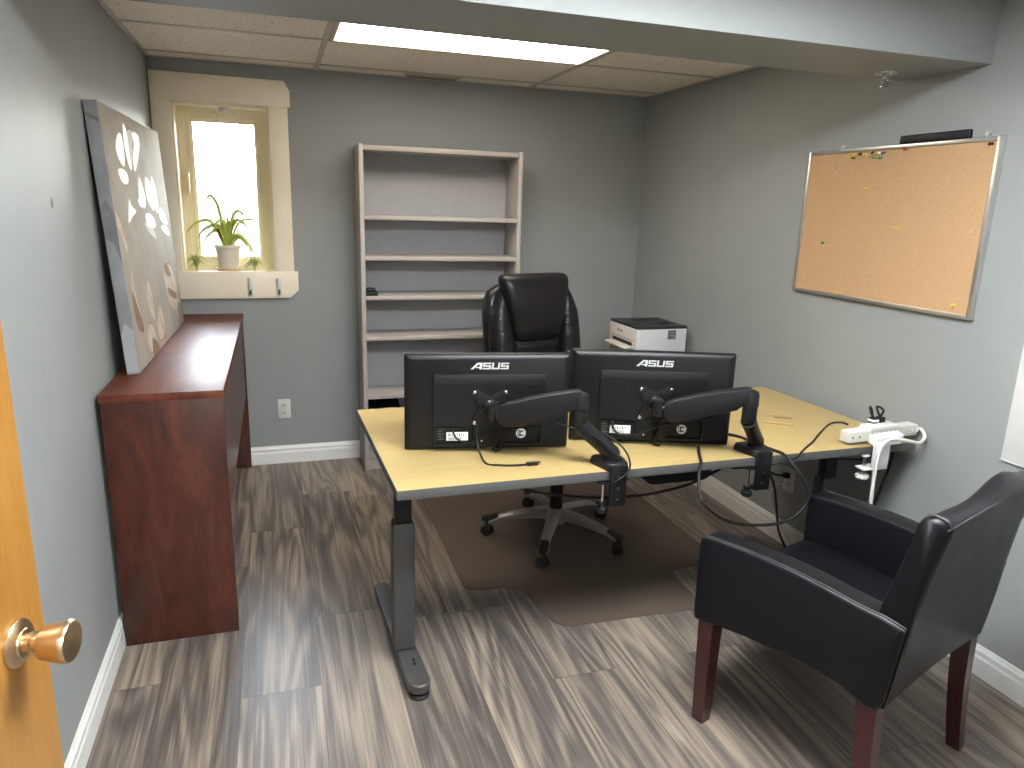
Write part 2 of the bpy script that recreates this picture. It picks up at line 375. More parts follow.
# suspended grid
b = B(); gz = H-.004
xs, ys = (.827, 2.046), (3.498, 4.106, 2.888)
for y in ys: b.box(0, W, y-.012, y+.012, gz, H)
for x in xs: b.box(x-.012, x+.012, yr, D, gz-.0005, H)
for y in (1.36, .75): b.box(0, W, y-.012, y+.012, gz, H)
for x in xs: b.box(x-.012, x+.012, y0, yf, gz-.0005, H)
b.build('trim_1', GRIDM, origin=(0, 0, 0), kind='structure')
b = B(); a = .02                                  # wall angle round the ceiling edge
for (u0, u1) in ((yr, D), (y0, yf)):
    b.box(0, a, u0, u1, gz+.001, H); b.box(W-a, W, u0, u1, gz+.001, H)
b.box(a, W-a, D-a, D, gz+.001, H); b.box(a, W-a, y0, y0+a, gz+.001, H)
b.build('trim_2', GRIDM, origin=(0, 0, 0), kind='structure')
# baseboards: profile (distance from wall, height)
BP = [(0, 0), (.014, 0), (.014, .066), (.011, .074), (.011, .090), (.006, .098), (.004, .107), (0, .107)]
B().prism(BP, lambda d, z: Vector((d, y0, z)), lambda d, z: Vector((d, D, z))).build('baseboard_left', TRIMW, origin=(0, 0, 0), kind='structure', sharp=20)
B().prism(BP, lambda d, z: Vector((W-d, y0, z)), lambda d, z: Vector((W-d, D, z))).build('baseboard_right', TRIMW, origin=(0, 0, 0), kind='structure', sharp=20)
B().prism(BP, lambda d, z: Vector((.014, D-d, z)), lambda d, z: Vector((W-.014, D-d, z))).build('baseboard_back', TRIMW, origin=(0, 0, 0), kind='structure', sharp=20)

# ------------------------------------------------------------------ window
win = bx(ox0-.004, ox1+.004, D-.004, D+.19, oz0-.012, oz0+.002).build('window_1', PINE, origin=(.33, D, 1.13), kind='structure')
b = B()                                           # the other jamb linings
b.box(ox0-.004, ox0+.012, D-.004, D+.19, oz0+.002, oz1); b.box(ox1-.012, ox1+.004, D-.004, D+.19, oz0+.002, oz1); b.box(ox0, ox1, D-.004, D+.19, oz1-.012, oz1+.004)
b.build('jamb', PINE, win)
F = lambda y: (lambda x, z: Vector((x, y, z)))
B().prism([(.006, 2.007), (.686, 2.007), (.686, 2.092), (.658, 2.140), (.006, 2.144)], F(D-.022), F(D), .002).build('head_casing', CASING, win)
bx(.006, ox0, D-.018, D, 1.137, 2.007, .0015).build('side_casing', CASING, win)
bx(ox1, .672, D-.018, D, 1.137, 2.007, .0015).build('side_casing', CASING, win)
B().prism([(.006, .989), (.645, .989), (.692, 1.033), (.692, 1.137), (.006, 1.137)], F(D-.022), F(D), .002).build('apron', CASING, win)
b = B(); fy0, fy1 = D+.125, D+.19                 # fixed frame
for (w, ya, yb) in ((.030, fy0, fy1), (.042, fy0+.015, fy1)):
    x0, x1, z0, z1 = ox0+.012, ox1-.012, oz0+.002, oz1-.012
    b.box(x0, x0+w, ya, yb, z0, z1); b.box(x1-w, x1, ya, yb, z0, z1); b.box(x0+w, x1-w, ya, yb, z0, z0+w); b.box(x0+w, x1-w, ya, yb, z1-w, z1)
b.build('frame', PINE, win)
b = B(); sx0, sx1, sz0, sz1 = .150, .522, 1.172, 1.955
for (w, ya, yb) in ((.022, D+.150, D+.185), (.030, D+.160, D+.185)):
    b.box(sx0, sx0+w, ya, yb, sz0, sz1, .003); b.box(sx1-w, sx1, ya, yb, sz0, sz1, .003); b.box(sx0+w-.004, sx1-w+.004, ya, yb, sz0, sz0+w+.008, .003); b.box(sx0+w-.004, sx1-w+.004, ya, yb, sz1-w, sz1, .003)
sash = b.build('sash', PINE, win)
bx(sx0+.028, sx1-.028, D+.172, D+.176, sz0+.03, sz1-.028).build('pane', GLASS, sash)
b = B(); b.box(.139, .151, D+.10, D+.126, 1.56, 1.66, .004); b.tube([(.145, D+.105, 1.63), (.146, D+.088, 1.60), (.146, D+.086, 1.545)], .006)
b.build('latch', PINE, win)
c = thing('contact_sensor', 'white oval contact sensor under the top of the window opening', 'sensor', (.345, D+.06, oz1-.038))
B().lathe([(.0, 0), (.026, .002), (.032, .010), (.032, .017), (.028, .0175), (.028, .026), (0, .026)], (.345, D+.06, oz1-.038), n=32).build('housing', WPL, c)
# outside: neighbour's siding wall in front of a bright sky
b = B()
for k in range(9): b.prism([(0, 0), (.03, 0), (.012, .2)], lambda d, z, k=k: Vector((-2.5, 7.4-d, .0+.2*k+z)), lambda d, z, k=k: Vector((4.5, 7.4-d, .2*k+z)))
b.build('neighbour_wall', SIDING, kind='structure')
bx(-2.5, .072, 6.5, 6.9, -.1, 1.82, .04).build('retaining_wall', STONE, kind='structure')
bx(-4, 6, D+WT, 7.4, -.3, -.12).build('ground', STONE, kind='structure')

for xx, lab in ((.434, 'small white wall hook on window apron, nearer the window'), (.587, 'small white wall hook at the right end of window apron')):
    h = thing('adhesive_hook', lab, 'hook', (xx, D-.022, 1.0), 'hooks on the window apron')
    bx(xx-.013, xx+.013, D-.030, D-.0212, 1.0, 1.104, .004).build('backplate', WPL, h)
    bx(xx-.009, xx+.009, D-.037, D-.030, 1.045, 1.098, .003).build('cover', WPL, h)
    b = B(); b.tube([(xx, D-.030, 1.035), (xx, D-.040, 1.018), (xx, D-.050, 1.02), (xx, D-.052, 1.03)], .006, 10); b.build('prong', GUN, h)

# potted spider plant on the sill
px, py, pz = .325, D+.062, oz0+.002
pl = thing('potted_spider_plant', 'spider plant in a white embossed pot on the window sill', 'plant', (px, py, pz))
B().lathe([(0, 0), (.058, 0), (.066, .014), (.066, .018), (.062, .018), (.055, .006), (0, .006)], (px, py, pz)).build('saucer', SAUC, pl)
pot = B().lathe([(0, .007), (.050, .007), (.053, .02), (.064, .125), (.068, .128), (.069, .145), (.064, .146), (.060, .128), (0, .128)], (px, py, pz)).build('pot', POTW, pl)
def leafblade(b, path, w):
    P = catmull(path, 6); N = len(P); L, R, Mid = [], [], []; tw = random.choice((-1, 1))*random.uniform(.75, 1.35)   # blades twist as they arch
    for i, p in enumerate(P):
        d = (P[min(i+1, N-1)]-P[max(i-1, 0)]).normalized(); s = d.cross(Vector((0, 0, 1)))
        s = s.normalized() if s.length > .05 else Vector((1, 0, 0))
        u_ = s.cross(d).normalized(); s = s*math.cos(tw)+u_*math.sin(tw)
        k = i/(N-1); ww = 1.15*w*(min(1, .5+3*k))*(1-k**3)+.0006
        up = s.cross(d).normalized()
        L.append(p+s*ww); R.append(p-s*ww); Mid.append(p-up*ww*.35)
    b.loft([[L[i], Mid[i], R[i], Mid[i]-Vector((0, 0, .0006))] for i in range(N)])
b = B(); top = Vector((px, py, pz+.128))
def frond(dx, dy, hgt, endz, w=.005):
    o = top+Vector((dx*.06, dy*.06, 0)); e = top+Vector((dx, dy, endz)); m1 = top+Vector((dx*.35, dy*.35, hgt*.85)); m2 = top+Vector((dx*.72, dy*.72, (hgt*1.05+endz)*.55))
    leafblade(b, [o, m1, m2, e], w)
frond(-.205, -.02, .16, .075, .007); frond(-.150, -.03, .13, .050, .007); frond(-.100, .01, .25, .245, .0075); frond(.17, -.05, .15, .13, .007); frond(.105, .0, .20, .15, .007)
frond(.145, -.09, .09, -.03, .009); frond(.165, -.085, .07, -.085, .009); frond(.135, -.07, .085, -.01, .008); frond(-.12, -.05, .10, .03, .007); frond(-.09, -.09, .12, .05, .007); frond(.12, -.04, .16, .09, .007); frond(-.06, -.06, .15, .10, .007)
for k in range(34):
    a = random.uniform(0, 2*PI); r = random.uniform(.03, .11); frond(math.cos(a)*r, math.sin(a)*r*.7, random.uniform(.10, .17), random.uniform(.07, .15), .0045)
b.build('leaves', LEAF, pl, sharp=180)
B().lathe([(0, 0), (.058, 0), (.05, .008), (0, .012)], (px, py, pz+.128)).build('soil', SOIL, pl)
for dx, n, sd in ((-.165, 13, 1), (.135, 14, 4)):
    random.seed(sd); b = B(); o = Vector((px+dx, py-.012, pz+.014))
    b.tube([o-Vector((0, 0, .010)), o+Vector((0, 0, .012))], .006, 8, 0)
    for k in range(n):
        a = 2*PI*k/n+random.uniform(-.2, .2); r = random.uniform(.045, .062); z = random.uniform(.0, .06); e = o+Vector((math.cos(a)*r, math.sin(a)*r*.6, max(z-.01, -.004)))
        leafblade(b, [o, o+Vector((math.cos(a)*r*.4, math.sin(a)*r*.3, z+.02)), e], .0035)
    p1 = o+Vector((0, 0, .01)); b.tube([top+Vector((dx*.1, 0, .01)), top+Vector((dx*.55, -.02, .05)), top+Vector((dx*.95, -.015, -.02)), p1], .0013, 6)
    b.build('plantlet', LEAF2, pl, sharp=180)
random.seed(11)

# ------------------------------------------------------------------ ceiling fixtures
def ceiling_light(label, x0, x1, ya, yb, lm):
    t = thing('ceiling_light', label, 'light', ((x0+x1)/2, (ya+yb)/2, H-.010), 'recessed ceiling troffers')
    b = B(); w = .022; z0 = H-.010
    b.box(x0, x1, ya, ya+w, z0, H, .003); b.box(x0, x1, yb-w, yb, z0, H, .003); b.box(x0, x0+w, ya+w, yb-w, z0, H, .003); b.box(x1-w, x1, ya+w, yb-w, z0, H, .003)
    b.build('frame', GRIDM, t)
    bx(x0+w, x1-w, ya+w, yb-w, H-.006, H-.001).build('diffuser', lm, t)
ceiling_light('lit warm white ceiling light panel behind the soffit', .839, 2.034, 2.900, 3.486, LAMPW)
ceiling_light('lit cool white ceiling light panel on the doorway side of soffit', .839, 2.034, .762, 1.348, LAMPC)
t = thing('ceiling_light', 'lit cool white ceiling light panel added out of view in hallway', 'light', (1.0, -.9, H-.01), 'recessed ceiling troffers')  # hallway panel added unseen to supply cool light on the near side
b = B(); b.box(.4, 1.6, -1.2, -1.178, H-.01, H); b.box(.4, 1.6, -.622, -.6, H-.01, H); b.box(.4, .422, -1.178, -.622, H-.01, H); b.box(1.578, 1.6, -1.178, -.622, H-.01, H); b.build('frame', GRIDM, t)
bx(.422, 1.578, -1.178, -.622, H-.006, H-.001).build('diffuser', LAMPC, t)
v = thing('ceiling_vent', 'dusty tan louvred vent in the ceiling by the back wall', 'vent', (1.44, 4.19, H-.008))
b = B(); b.box(1.29, 1.59, 4.125, 4.137, H-.012, H, .002); b.box(1.29, 1.59, 4.238, 4.25, H-.012, H, .002); b.box(1.29, 1.302, 4.137, 4.238, H-.012, H, .002); b.box(1.578, 1.59, 4.137, 4.238, H-.012, H, .002)
b.build('frame', GRIDM, v)
for k in range(5):
    M = Matrix.Translation((1.44, 4.150+.019*k, H-.007)) @ Matrix.Rotation(math.radians(35), 4, 'X')
    bx(-.138, .138, -.009, .009, -.0008, .0008, M=M).build('louvre', VENTB, v)
s = thing('sprinkler_head', 'small chrome sprinkler head under the soffit near right wall', 'sprinkler', (2.653, 2.184, sb))
B().lathe([(0, 0), (.042, 0), (.040, -.005), (.026, -.010), (0, -.010)], (2.653, 2.184, sb)).build('escutcheon', STEEL, s)
b = B(); b.cyl((2.653, 2.184, sb-.010), (2.653, 2.184, sb-.022), .009); b.tube([(2.645, 2.184, sb-.02), (2.640, 2.184, sb-.032), (2.652, 2.184, sb-.045)], .003, 8, 4); b.tube([(2.661, 2.184, sb-.02), (2.666, 2.184, sb-.032), (2.654, 2.184, sb-.045)], .003, 8, 4)
b.build('frame', STEEL, s)
B().lathe([(0, 0), (.016, 0), (.016, -.002), (0, -.002)], (2.653, 2.184, sb-.045), n=16).build('deflector', STEEL, s)

# ------------------------------------------------------------------ wall outlets
def outlet(label, o, ux, n, extra=None):
    """o = centre on the wall, ux = horizontal along wall, n = out of wall"""
    o, ux, n = Vector(o), Vector(ux), Vector(n)
    t = thing('wall_outlet', label, 'outlet', o, 'duplex wall outlets')
    M = Matrix((( ux.x, n.x, 0, o.x), (ux.y, n.y, 0, o.y), (ux.z, n.z, 1, o.z), (0, 0, 0, 1)))
    bx(-.036, .036, 0, .006, -.058, .058, .003, M=M).build('cover_plate', WPL, t)
    for s in (1, -1):
        b = B(); b.box(-.017, .017, .005, .008, s*.024-.014, s*.024+.014, .002, M=M)
        rc = b.build('receptacle', OFFW, t)
        b = B(); b.box(-.008, -.005, .0075, .0085, s*.024, s*.024+.008, M=M); b.box(.005, .008, .0075, .0085, s*.024, s*.024+.008, M=M); b.box(-.002, .002, .0075, .0085, s*.024-.009, s*.024-.005, M=M)
        b.build('slot', GAP, rc)
    b = B(); b.cyl(M @ Vector((0, .005, 0)), M @ Vector((0, .0075, 0)), .003, n=10); b.build('screw', STEEL, t)
    return t
outlet('white duplex outlet low on the back wall beside bookshelf', (.582, D, .334), (1, 0, 0), (0, -1, 0))
outlet('white duplex outlet low on right wall under the desk', (W, 2.596, .32), (0, 1, 0), (-1, 0, 0))

# ------------------------------------------------------------------ wall hutch (cherry) and the canvas on it
hx0, hx1, hy0, hy1, hz = .014, .388, 2.498, 4.262, .904
cr = thing('console_cabinet', 'tall dark cherry laminate console standing along the left wall', 'console', (.2, 3.38, 0))
bx(hx0, hx1, hy0, hy1, hz-.027, hz, .002).build('top', CHERRYT, cr)
bx(hx0+.004, hx1-.003, hy0+.002, hy0+.028, 0, hz-.027, .001).build('end_panel', CHERRY, cr)
bx(hx0+.004, hx1-.003, hy1-.028, hy1-.002, 0, hz-.027, .001).build('end_panel', CHERRY, cr)
bx(hx1-.030, hx1-.012, hy0+.028, hy1-.028, .43, hz-.027).build('modesty_panel', CHERRY, cr)
# canvas
O = Vector((.094, 2.787, hz+.0035)); U = Vector((.020, 1.192, 0)); V = Vector((-.050, 0, .918)); T = Vector((-.042, 0, -.0023)); NRM = U.cross(V).normalized()
cv = thing('canvas_print', 'large beige canvas of white irises leaning on the left wall', 'painting', (.08, 3.38, hz))
cvx = lambda u, v, d=0: O+U*u+V*v-NRM*(-d)
b = B(); b.prism([(0, 0), (1, 0), (1, 1), (0, 1)], lambda u, v: O+U*u+V*v+T, lambda u, v: O+U*u+V*v, .002)
b.build('stretched_canvas', CANE, cv)
b = B(); A_ = 1.192/.92
def shape(pts, m, d): b.use(m); b.add([cvx(u, v, d) for u, v in pts], [list(range(len(pts)))])
shape([(.004, .004), (.996, .004), (.996, .996), (.004, .996)], CANV, .0004)
lay = [0.0005]
def stroke(p, w, m):
    lay[0] += .000012; P = catmull([(a, c, 0) for a, c in p], 8); L, R = [], []
    for i, q in enumerate(P):
        d = (P[min(i+1, len(P)-1)]-P[max(i-1, 0)]).normalized(); L.append((q.x-d.y*w/A_, q.y+d.x*w)); R.append((q.x+d.y*w/A_, q.y-d.x*w))
    for i in range(len(P)-1): shape([L[i], L[i+1], R[i+1], R[i]], m, lay[0])
ART = {'PETAL': [[(0.202, 0.901), (0.256, 0.91), (0.267, 0.86), (0.237, 0.79), (0.175, 0.809), (0.153, 0.853)], [(0.313, 0.958), (0.351, 0.932), (0.348, 0.867), (0.34, 0.78), (0.298, 0.814), (0.286, 0.892)], [(0.441, 0.935), (0.542, 0.936), (0.537, 0.882), (0.403, 0.778), (0.396, 0.831), (0.446, 0.891)], [(0.141, 0.769), (0.23, 0.769), (0.265, 0.747), (0.243, 0.721), (0.165, 0.726)], [(0.445, 0.748), (0.484, 0.721), (0.512, 0.662), (0.48, 0.624), (0.394, 0.645)], [(0.563, 0.752), (0.644, 0.733), (0.656, 0.653), (0.642, 0.608), (0.55, 0.662)], [(0.686, 0.76), (0.751, 0.718), (0.751, 0.602), (0.671, 0.626)], [(0.476, 0.595), (0.607, 0.58), (0.633, 0.532), (0.486, 0.542)], [(0.227, 0.655), (0.25, 0.633), (0.312, 0.61), (0.243, 0.591), (0.17, 0.57)], [(0.79, 0.619), (0.883, 0.588), (0.914, 0.534), (0.761, 0.564)], [(0.766, 0.532), (0.894, 0.521), (0.922, 0.475), (0.785, 0.506)], [(0.375, 0.658), (0.465, 0.668), (0.502, 0.634), (0.404, 0.628)]], 'PETALG': [[(0.423, 0.558), (0.563, 0.539), (0.621, 0.478), (0.509, 0.506)], [(0.349, 0.928), (0.438, 0.941), (0.405, 0.855), (0.341, 0.772), (0.339, 0.85)], [(-0.187, 0.512), (-0.153, 0.476), (-0.154, 0.409), (-0.193, 0.453)]], 'PETALB': [[(-0.021, 0.627), (0.041, 0.595), (0.097, 0.496), (0.083, 0.455), (0.034, 0.529)], [(0.695, 0.34), (0.866, 0.314), (0.935, 0.172), (0.782, 0.145), (0.663, 0.243)], [(0.68, 0.227), (0.834, 0.157), (0.863, 0.079), (0.691, 0.161)], [(0.326, 0.32), (0.375, 0.259), (0.357, 0.14), (0.298, 0.177), (0.282, 0.264)], [(0.478, 0.185), (0.523, 0.125), (0.526, 0.053), (0.4, 0.037), (0.395, 0.114)], [(0.268, 0.144), (0.334, 0.083), (0.317, 0.034), (0.209, 0.032), (0.185, 0.105)], [(0.098, 0.412), (0.112, 0.299), (0.145, 0.17), (0.076, 0.162), (0.057, 0.277)], [(0.874, 0.181), (0.961, 0.114), (0.915, 0.026), (0.833, 0.085)]], 'PETALT': [[(0.063, 0.307), (0.111, 0.237), (0.149, 0.166), (0.135, 0.133), (0.065, 0.183)], [(0.265, 0.073), (0.337, 0.042), (0.372, -0.003), (0.254, -0.011)], [(0.709, 0.347), (0.776, 0.331), (0.816, 0.275), (0.699, 0.305)], [(0.721, 0.229), (0.871, 0.177), (0.873, 0.15), (0.733, 0.191)]], 'STEM': [[(0.894, 0.119), (1.002, 0.075), (0.978, 0.014), (0.86, 0.017)]]}
LINES = {'STEM': [[(0.376, 0.745), (0.37, 0.629), (0.379, 0.48), (0.553, 0.268), (0.763, 0.037)], [(0.492, 0.528), (0.54, 0.433), (0.627, 0.257), (0.743, 0.122)]], 'PETALB': [[(0.216, 0.706), (0.226, 0.584), (0.242, 0.425), (0.292, 0.067)], [(0.37, 0.629), (0.418, 0.426), (0.447, 0.176)]], 'PETALT': [[(0.125, 0.219), (0.125, 0.138), (0.141, 0.037)], [(0.447, 0.176), (0.481, 0.078), (0.481, 0.003)]]}
AM = {'PETAL': PETAL, 'PETALG': PETALG, 'PETALB': PETALB, 'PETALT': PETALT, 'STEM': STEM}
def closed(p, n=6):                                # smooth closed outline
    P = catmull([(a, c, 0) for a, c in p[-2:]+p+p[:2]], n); P = P[2*n:2*n+len(p)*n]
    return [(min(max(q.x, .006), .994), min(max(q.y, .006), .994)) for q in P]
def grow(p, k):
    cu_ = sum(a for a, c in p)/len(p); cw = sum(c for a, c in p)/len(p)
    out = []
    for a, c in p:
        dx, dy = (a-cu_)*A_, c-cw; L = math.hypot(dx, dy) or 1; out.append((a+dx/L*k/A_, c+dy/L*k))
    return out
for key in ('PETALB', 'PETALT', 'STEM', 'PETALG', 'PETAL'):
    for p in LINES.get(key, []): stroke(p, .0045 if key == 'STEM' else .0022, AM[key])
    for p in ART[key]:
        lay[0] += .000012; shape(grow(closed(p), .0045), PETALG if key == 'PETAL' else STEM if key in ('PETALT', 'PETALG') else PETALT, lay[0])
        lay[0] += .000012; shape(closed(p), AM[key], lay[0])
for p in ART['PETALB'][:7]:                        # a vein down each leaf
    stroke([p[0], ((p[1][0]+p[-1][0])/2, (p[1][1]+p[-1][1])/2), p[len(p)//2]], .0018, PETALT)
# the picture wraps round onto the near edge of the canvas
def edge(pts, m):
    b.use(m); b.add([O+T*q+V*v-U.normalized()*.0006 for q, v in pts], [list(range(len(pts)))])
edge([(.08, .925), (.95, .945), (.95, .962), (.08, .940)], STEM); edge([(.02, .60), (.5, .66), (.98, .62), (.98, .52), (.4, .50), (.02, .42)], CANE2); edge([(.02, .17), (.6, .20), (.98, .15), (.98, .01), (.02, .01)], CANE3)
b.build('painted_face', None, cv, sharp=180)

# ------------------------------------------------------------------ bookshelf
sx0, sx1, sy, sz = 1.015, 1.932, 4.010, 1.827
bs = thing('bookshelf', 'tall open taupe bookshelf against the back wall', 'bookshelf', (1.47, 4.13, 0))
for x in (sx0, sx1-.025): bx(x, x+.025, sy, 4.262, 0, sz, .004).build('side_panel', SHELF, bs)
bx(sx0+.025, sx1-.025, 4.250, 4.258, .02, sz-.01).build('back_panel', SHELFB, bs)
bx(sx0+.025, sx1-.025, sy+.006, 4.250, sz-.030, sz-.004, .003).build('top', SHELF, bs)
for z in (1.449, 1.230, 1.012, .783, .443, .290, .085): bx(sx0+.025, sx1-.025, sy+.004, 4.250, z-.0115, z+.0115, .003).build('shelf', SHELF, bs)
bx(sx0+.025, sx1-.025, sy+.03, sy+.045, 0, .0725).build('toe_kick', SHELF, bs)
d = thing('black_adapter_box', 'small black stepped box at left end of the middle bookshelf shelf', 'box', (1.08, 4.06, 1.0237))
bx(1.0415, 1.108, 4.03, 4.10, 1.0237, 1.046, .003).build('body', BLKP, d); bx(1.045, 1.096, 4.035, 4.095, 1.046, 1.064, .003).build('lid', BLKP, d)
d = thing('black_device', 'low black electronic device lying on bookshelf just left of the left monitor', 'device', (1.14, 4.12, .302))
def wedge(b, x0, x1, ya, yb, z0, za, zb): b.prism([(ya, z0), (yb, z0), (yb, zb), (ya, za)], lambda y, z: Vector((x0, y, z)), lambda y, z: Vector((x1, y, z)), .004); return b
wedge(B(), 1.06, 1.24, 4.02, 4.20, .302, .330, .385).build('body', BLKP, d)
b = B(); b.tube([(1.085, 4.03, .345), (1.087, 4.10, .375), (1.089, 4.18, .398)], .012); b.build('handset', BLKG, d)
bx(1.13, 1.22, 4.05, 4.10, .3365, .356, .002).build('key_panel', CHAR, d)

# ------------------------------------------------------------------ chair mat
random.seed(3)
def rounded(poly, r, n=5):
    out = []; N = len(poly)
    for i in range(N):
        p0, p, p2 = Vector(poly[i-1]), Vector(poly[i]), Vector(poly[(i+1) % N])
        a = (p0-p).normalized(); c = (p2-p).normalized(); rr = min(r, (p0-p).length*.45, (p2-p).length*.45)
        A, E = p+a*rr, p+c*rr
        for k in range(n+1):
            s = k/n; out.append(tuple((1-s)**2*A+2*s*(1-s)*p+s*s*E))
    return out
mp = rounded([(1.258, 3.60), (1.245, 2.545), (1.465, 2.535), (1.515, 2.205), (2.135, 2.180), (2.150, 2.500), (2.420, 2.495), (2.425, 3.42), (2.415, 3.60)], .07)
tag(B().prism(mp, F_ if False else (lambda x, y: Vector((x, y, .0010))), lambda x, y: Vector((x, y, .0040))).build('chair_mat', FILM, sharp=30), 'clear plastic chair mat with a lip lying under the office chair', 'mat')

# ------------------------------------------------------------------ office chair
ZM = .0040
hub = Vector((1.788, 2.942, 0)); cu = Vector((.960, .280, 0)); cvv = Vector((-.280, .960, 0))
oc = thing('office_chair', 'black leather executive swivel chair behind the desk', 'chair', (hub.x, hub.y, 0))
LC = lambda u, v, z: hub+cu*u+cvv*v+Vector((0, 0, z))
feet = [(1.474, 3.027), (1.618, 2.655), (1.996, 2.690), (2.081, 3.059), (1.770, 3.279)]
b = B(); b.lathe([(.0, .072), (.045, .072), (.055, .09), (.054, .135), (.038, .148), (0, .148)], hub)
for fx, fy in feet:
    d = (Vector((fx, fy, 0))-hub); L = d.length; d.normalize(); s = Vector((-d.y, d.x, 0)); rings = []
    for k in range(9):
        q = k/8; r = .03+(L-.005-.03)*q; zt = .146-.022*q-.036*q*q*q; th = .050-.027*q; w = .031-.010*q+(.005 if k == 8 else 0)
        c = hub+d*r
        rings.append([c+s*w*.55+Vector((0, 0, zt)), c+s*w+Vector((0, 0, zt-.012)), c+s*w*.8+Vector((0, 0, zt-th)), c-s*w*.8+Vector((0, 0, zt-th)), c-s*w+Vector((0, 0, zt-.012)), c-s*w*.55+Vector((0, 0, zt))])
    b.loft(rings)
base = b.build('star_base', PEWTER, oc, sharp=50)
for i, (fx, fy) in enumerate(feet):
    d = (Vector((fx, fy, 0))-hub).normalized(); c = Vector((fx, fy, 0)); a = random.uniform(0, PI)
    ax = Vector((math.cos(a), math.sin(a), 0)) if i != 1 else Vector((.95, .3, 0)).normalized()
    b = B(); b.cyl(c+Vector((0, 0, .060)), c+Vector((0, 0, .088)), .009)
    for s in (-1, 1): b.lathe([(0, 0), (.022, 0), (.0255, .003), (.0255, .015), (.022, .018), (0, .018)], c+ax*(.005 if s > 0 else -.023)+Vector((0, 0, .0255+ZM)), ax, 20)
    b.lathe([(0, 0), (.018, 0), (.018, .014), (0, .014)], c-ax*.007+Vector((0, 0, .030+ZM)), ax, 16)
    b.build('caster', RUBBER, oc)
    b = B(); b.prism([(-.020, -.05), (.020, -.05), (.024, .0), (.016, .026), (-.016, .026), (-.024, 0)], lambda p, q, d=d, c=c: c+Vector((-d.y, d.x, 0))*p+d*q+Vector((0, 0, .080+.02*max(0, -q/.05))), lambda p, q, d=d, c=c: c+Vector((-d.y, d.x, 0))*p*.8+d*q+Vector((0, 0, .090+.02*max(0, -q/.05))), .002)
    b.build('arm_cap', BLKP, base)
B().lathe([(0, .13), (.031, .13), (.031, .34), (.022, .341), (.022, .43), (0, .43)], hub).build('gas_column', BLKM, oc)
b = B(); b.box(-.10, .10, -.13, .13, .425, .465, .01, M=Matrix(((cu.x, cvv.x, 0, hub.x), (cu.y, cvv.y, 0, hub.y), (0, 0, 1, 0), (0, 0, 0, 1))))
b.tube([LC(.08, .0, .44), LC(.22, .0, .43), LC(.27, .0, .425)], .007); b.build('tilt_mechanism', BLKM, oc)
def sup(u, v, z, a, c, n=24, e=3.5):
    """super-ellipse ring in the chair's horizontal plane"""
    out = []
    for k in range(n):
        t = 2*PI*k/n; x = math.copysign(abs(math.cos(t))**(2/e), math.cos(t))*a; y = math.copysign(abs(math.sin(t))**(2/e), math.sin(t))*c
        out.append(LC(u+x, v+y, z))
    return out
seat = []
for z, k in ((.462, .90), (.468, .97), (.485, 1.0), (.52, 1.0), (.535, .97), (.545, .90), (.55, .7), (.552, .35)): seat.append(sup(0, -.005, z, .26*k, .25*k))
B().loft(seat).build('seat', LEATHS, oc, sharp=180)
def back_v(z): return .215+.085*((z-.5)/.7)
rings = []
for z, hw, dep in ((.50, .17, .030), (.51, .20, .05), (.56, .225, .058), (.70, .238, .060), (.90, .243, .058), (1.04, .243, .055), (1.10, .236, .050), (1.14, .215, .044), (1.165, .170, .034), (1.175, .12, .02)):
    rings.append(sup(.038, back_v(z)+.055, z, hw+.010, dep))
bk = B().loft(rings).build('backrest', LEATHS, oc, sharp=180)
for s in (-1, 1):                                  # the puffed side bolsters with their ruffles
    rings = []; N = 40
    for i in range(N+1):
        q = i/N; z = .56+.605*q
        prof = math.sin(PI*min(1, max(0, q)))**.33 if 0 < q < 1 else 0.02
        ruf = 1+(.035*math.sin(i*2.1)+.018*math.sin(i*5.3+s))*max(0, 1-q*1.15)
        wv = .060*prof*ruf*(1 if q < .8 else 1-.5*((q-.8)/.2))
        cx = s*(.186+(.022 if s > 0 else 0)-.014*max(0, (q-.78)/.22)**1.5)
        rings.append(sup(cx+.030, back_v(z)-.004+.012*q, z, max(wv, .004), max(.060*prof*ruf, .004), 18, 2.3))
    B().loft(rings).build('bolster', LEATHO, oc, sharp=180)
rings = []
for i in range(13):                                # lumbar / centre panel below the head pad, with folds
    q = i/12; z = .57+.44*q; rings.append(sup(.022, back_v(z)-.008+.010*math.sin(i*1.9), z, .130, .045*(1 if 0 < i < 12 else .5), 20, 3))
B().loft(rings).build('lumbar_panel', LEATHO, oc, sharp=180)
rings = []
for z, hw, dep, dv in ((.912, .070, .010, 0), (.918, .095, .026, 0), (.935, .108, .040, 0), (.97, .117, .050, -.004), (1.04, .132, .058, -.008), (1.11, .148, .060, -.010), (1.17, .160, .058, -.010), (1.20, .166, .052, -.008), (1.218, .164, .042, -.006), (1.228, .155, .028, -.004), (1.232, .13, .012, -.002)):
    rings.append(sup(.014, back_v(z)-.030+dv, z-.006, hw*1.14, dep, 28, 4.2))
hd = B().loft(rings).build('headrest', LEATHS, oc, sharp=180)
b = B(); b.tube([LC(-.100, back_v(.93)-.071, .939), LC(-.055, back_v(.93)-.078, .930), LC(.083, back_v(.93)-.078, .930), LC(.128, back_v(.93)-.071, .939)], .003, 6); b.build('piping', LEATH, hd)
for s in (-1, 1):
    b = B(); b.tube([LC(s*.22, .17, .50), LC(s*.295, .15, .56), LC(s*.30, .14, .67)], .016); b.build('armrest_support', BLKP, oc)
    b = B(); b.tube([LC(s*.22, -.10, .50), LC(s*.295, -.10, .56), LC(s*.30, -.08, .67)], .016); b.build('armrest_support', BLKP, oc)
    b = B(); b.tube([LC(s*.30, .19, .675), LC(s*.30, .05, .69), LC(s*.30, -.12, .68), LC(s*.30, -.16, .66)], .03, 12); b.build('armrest', LEATHS, oc)

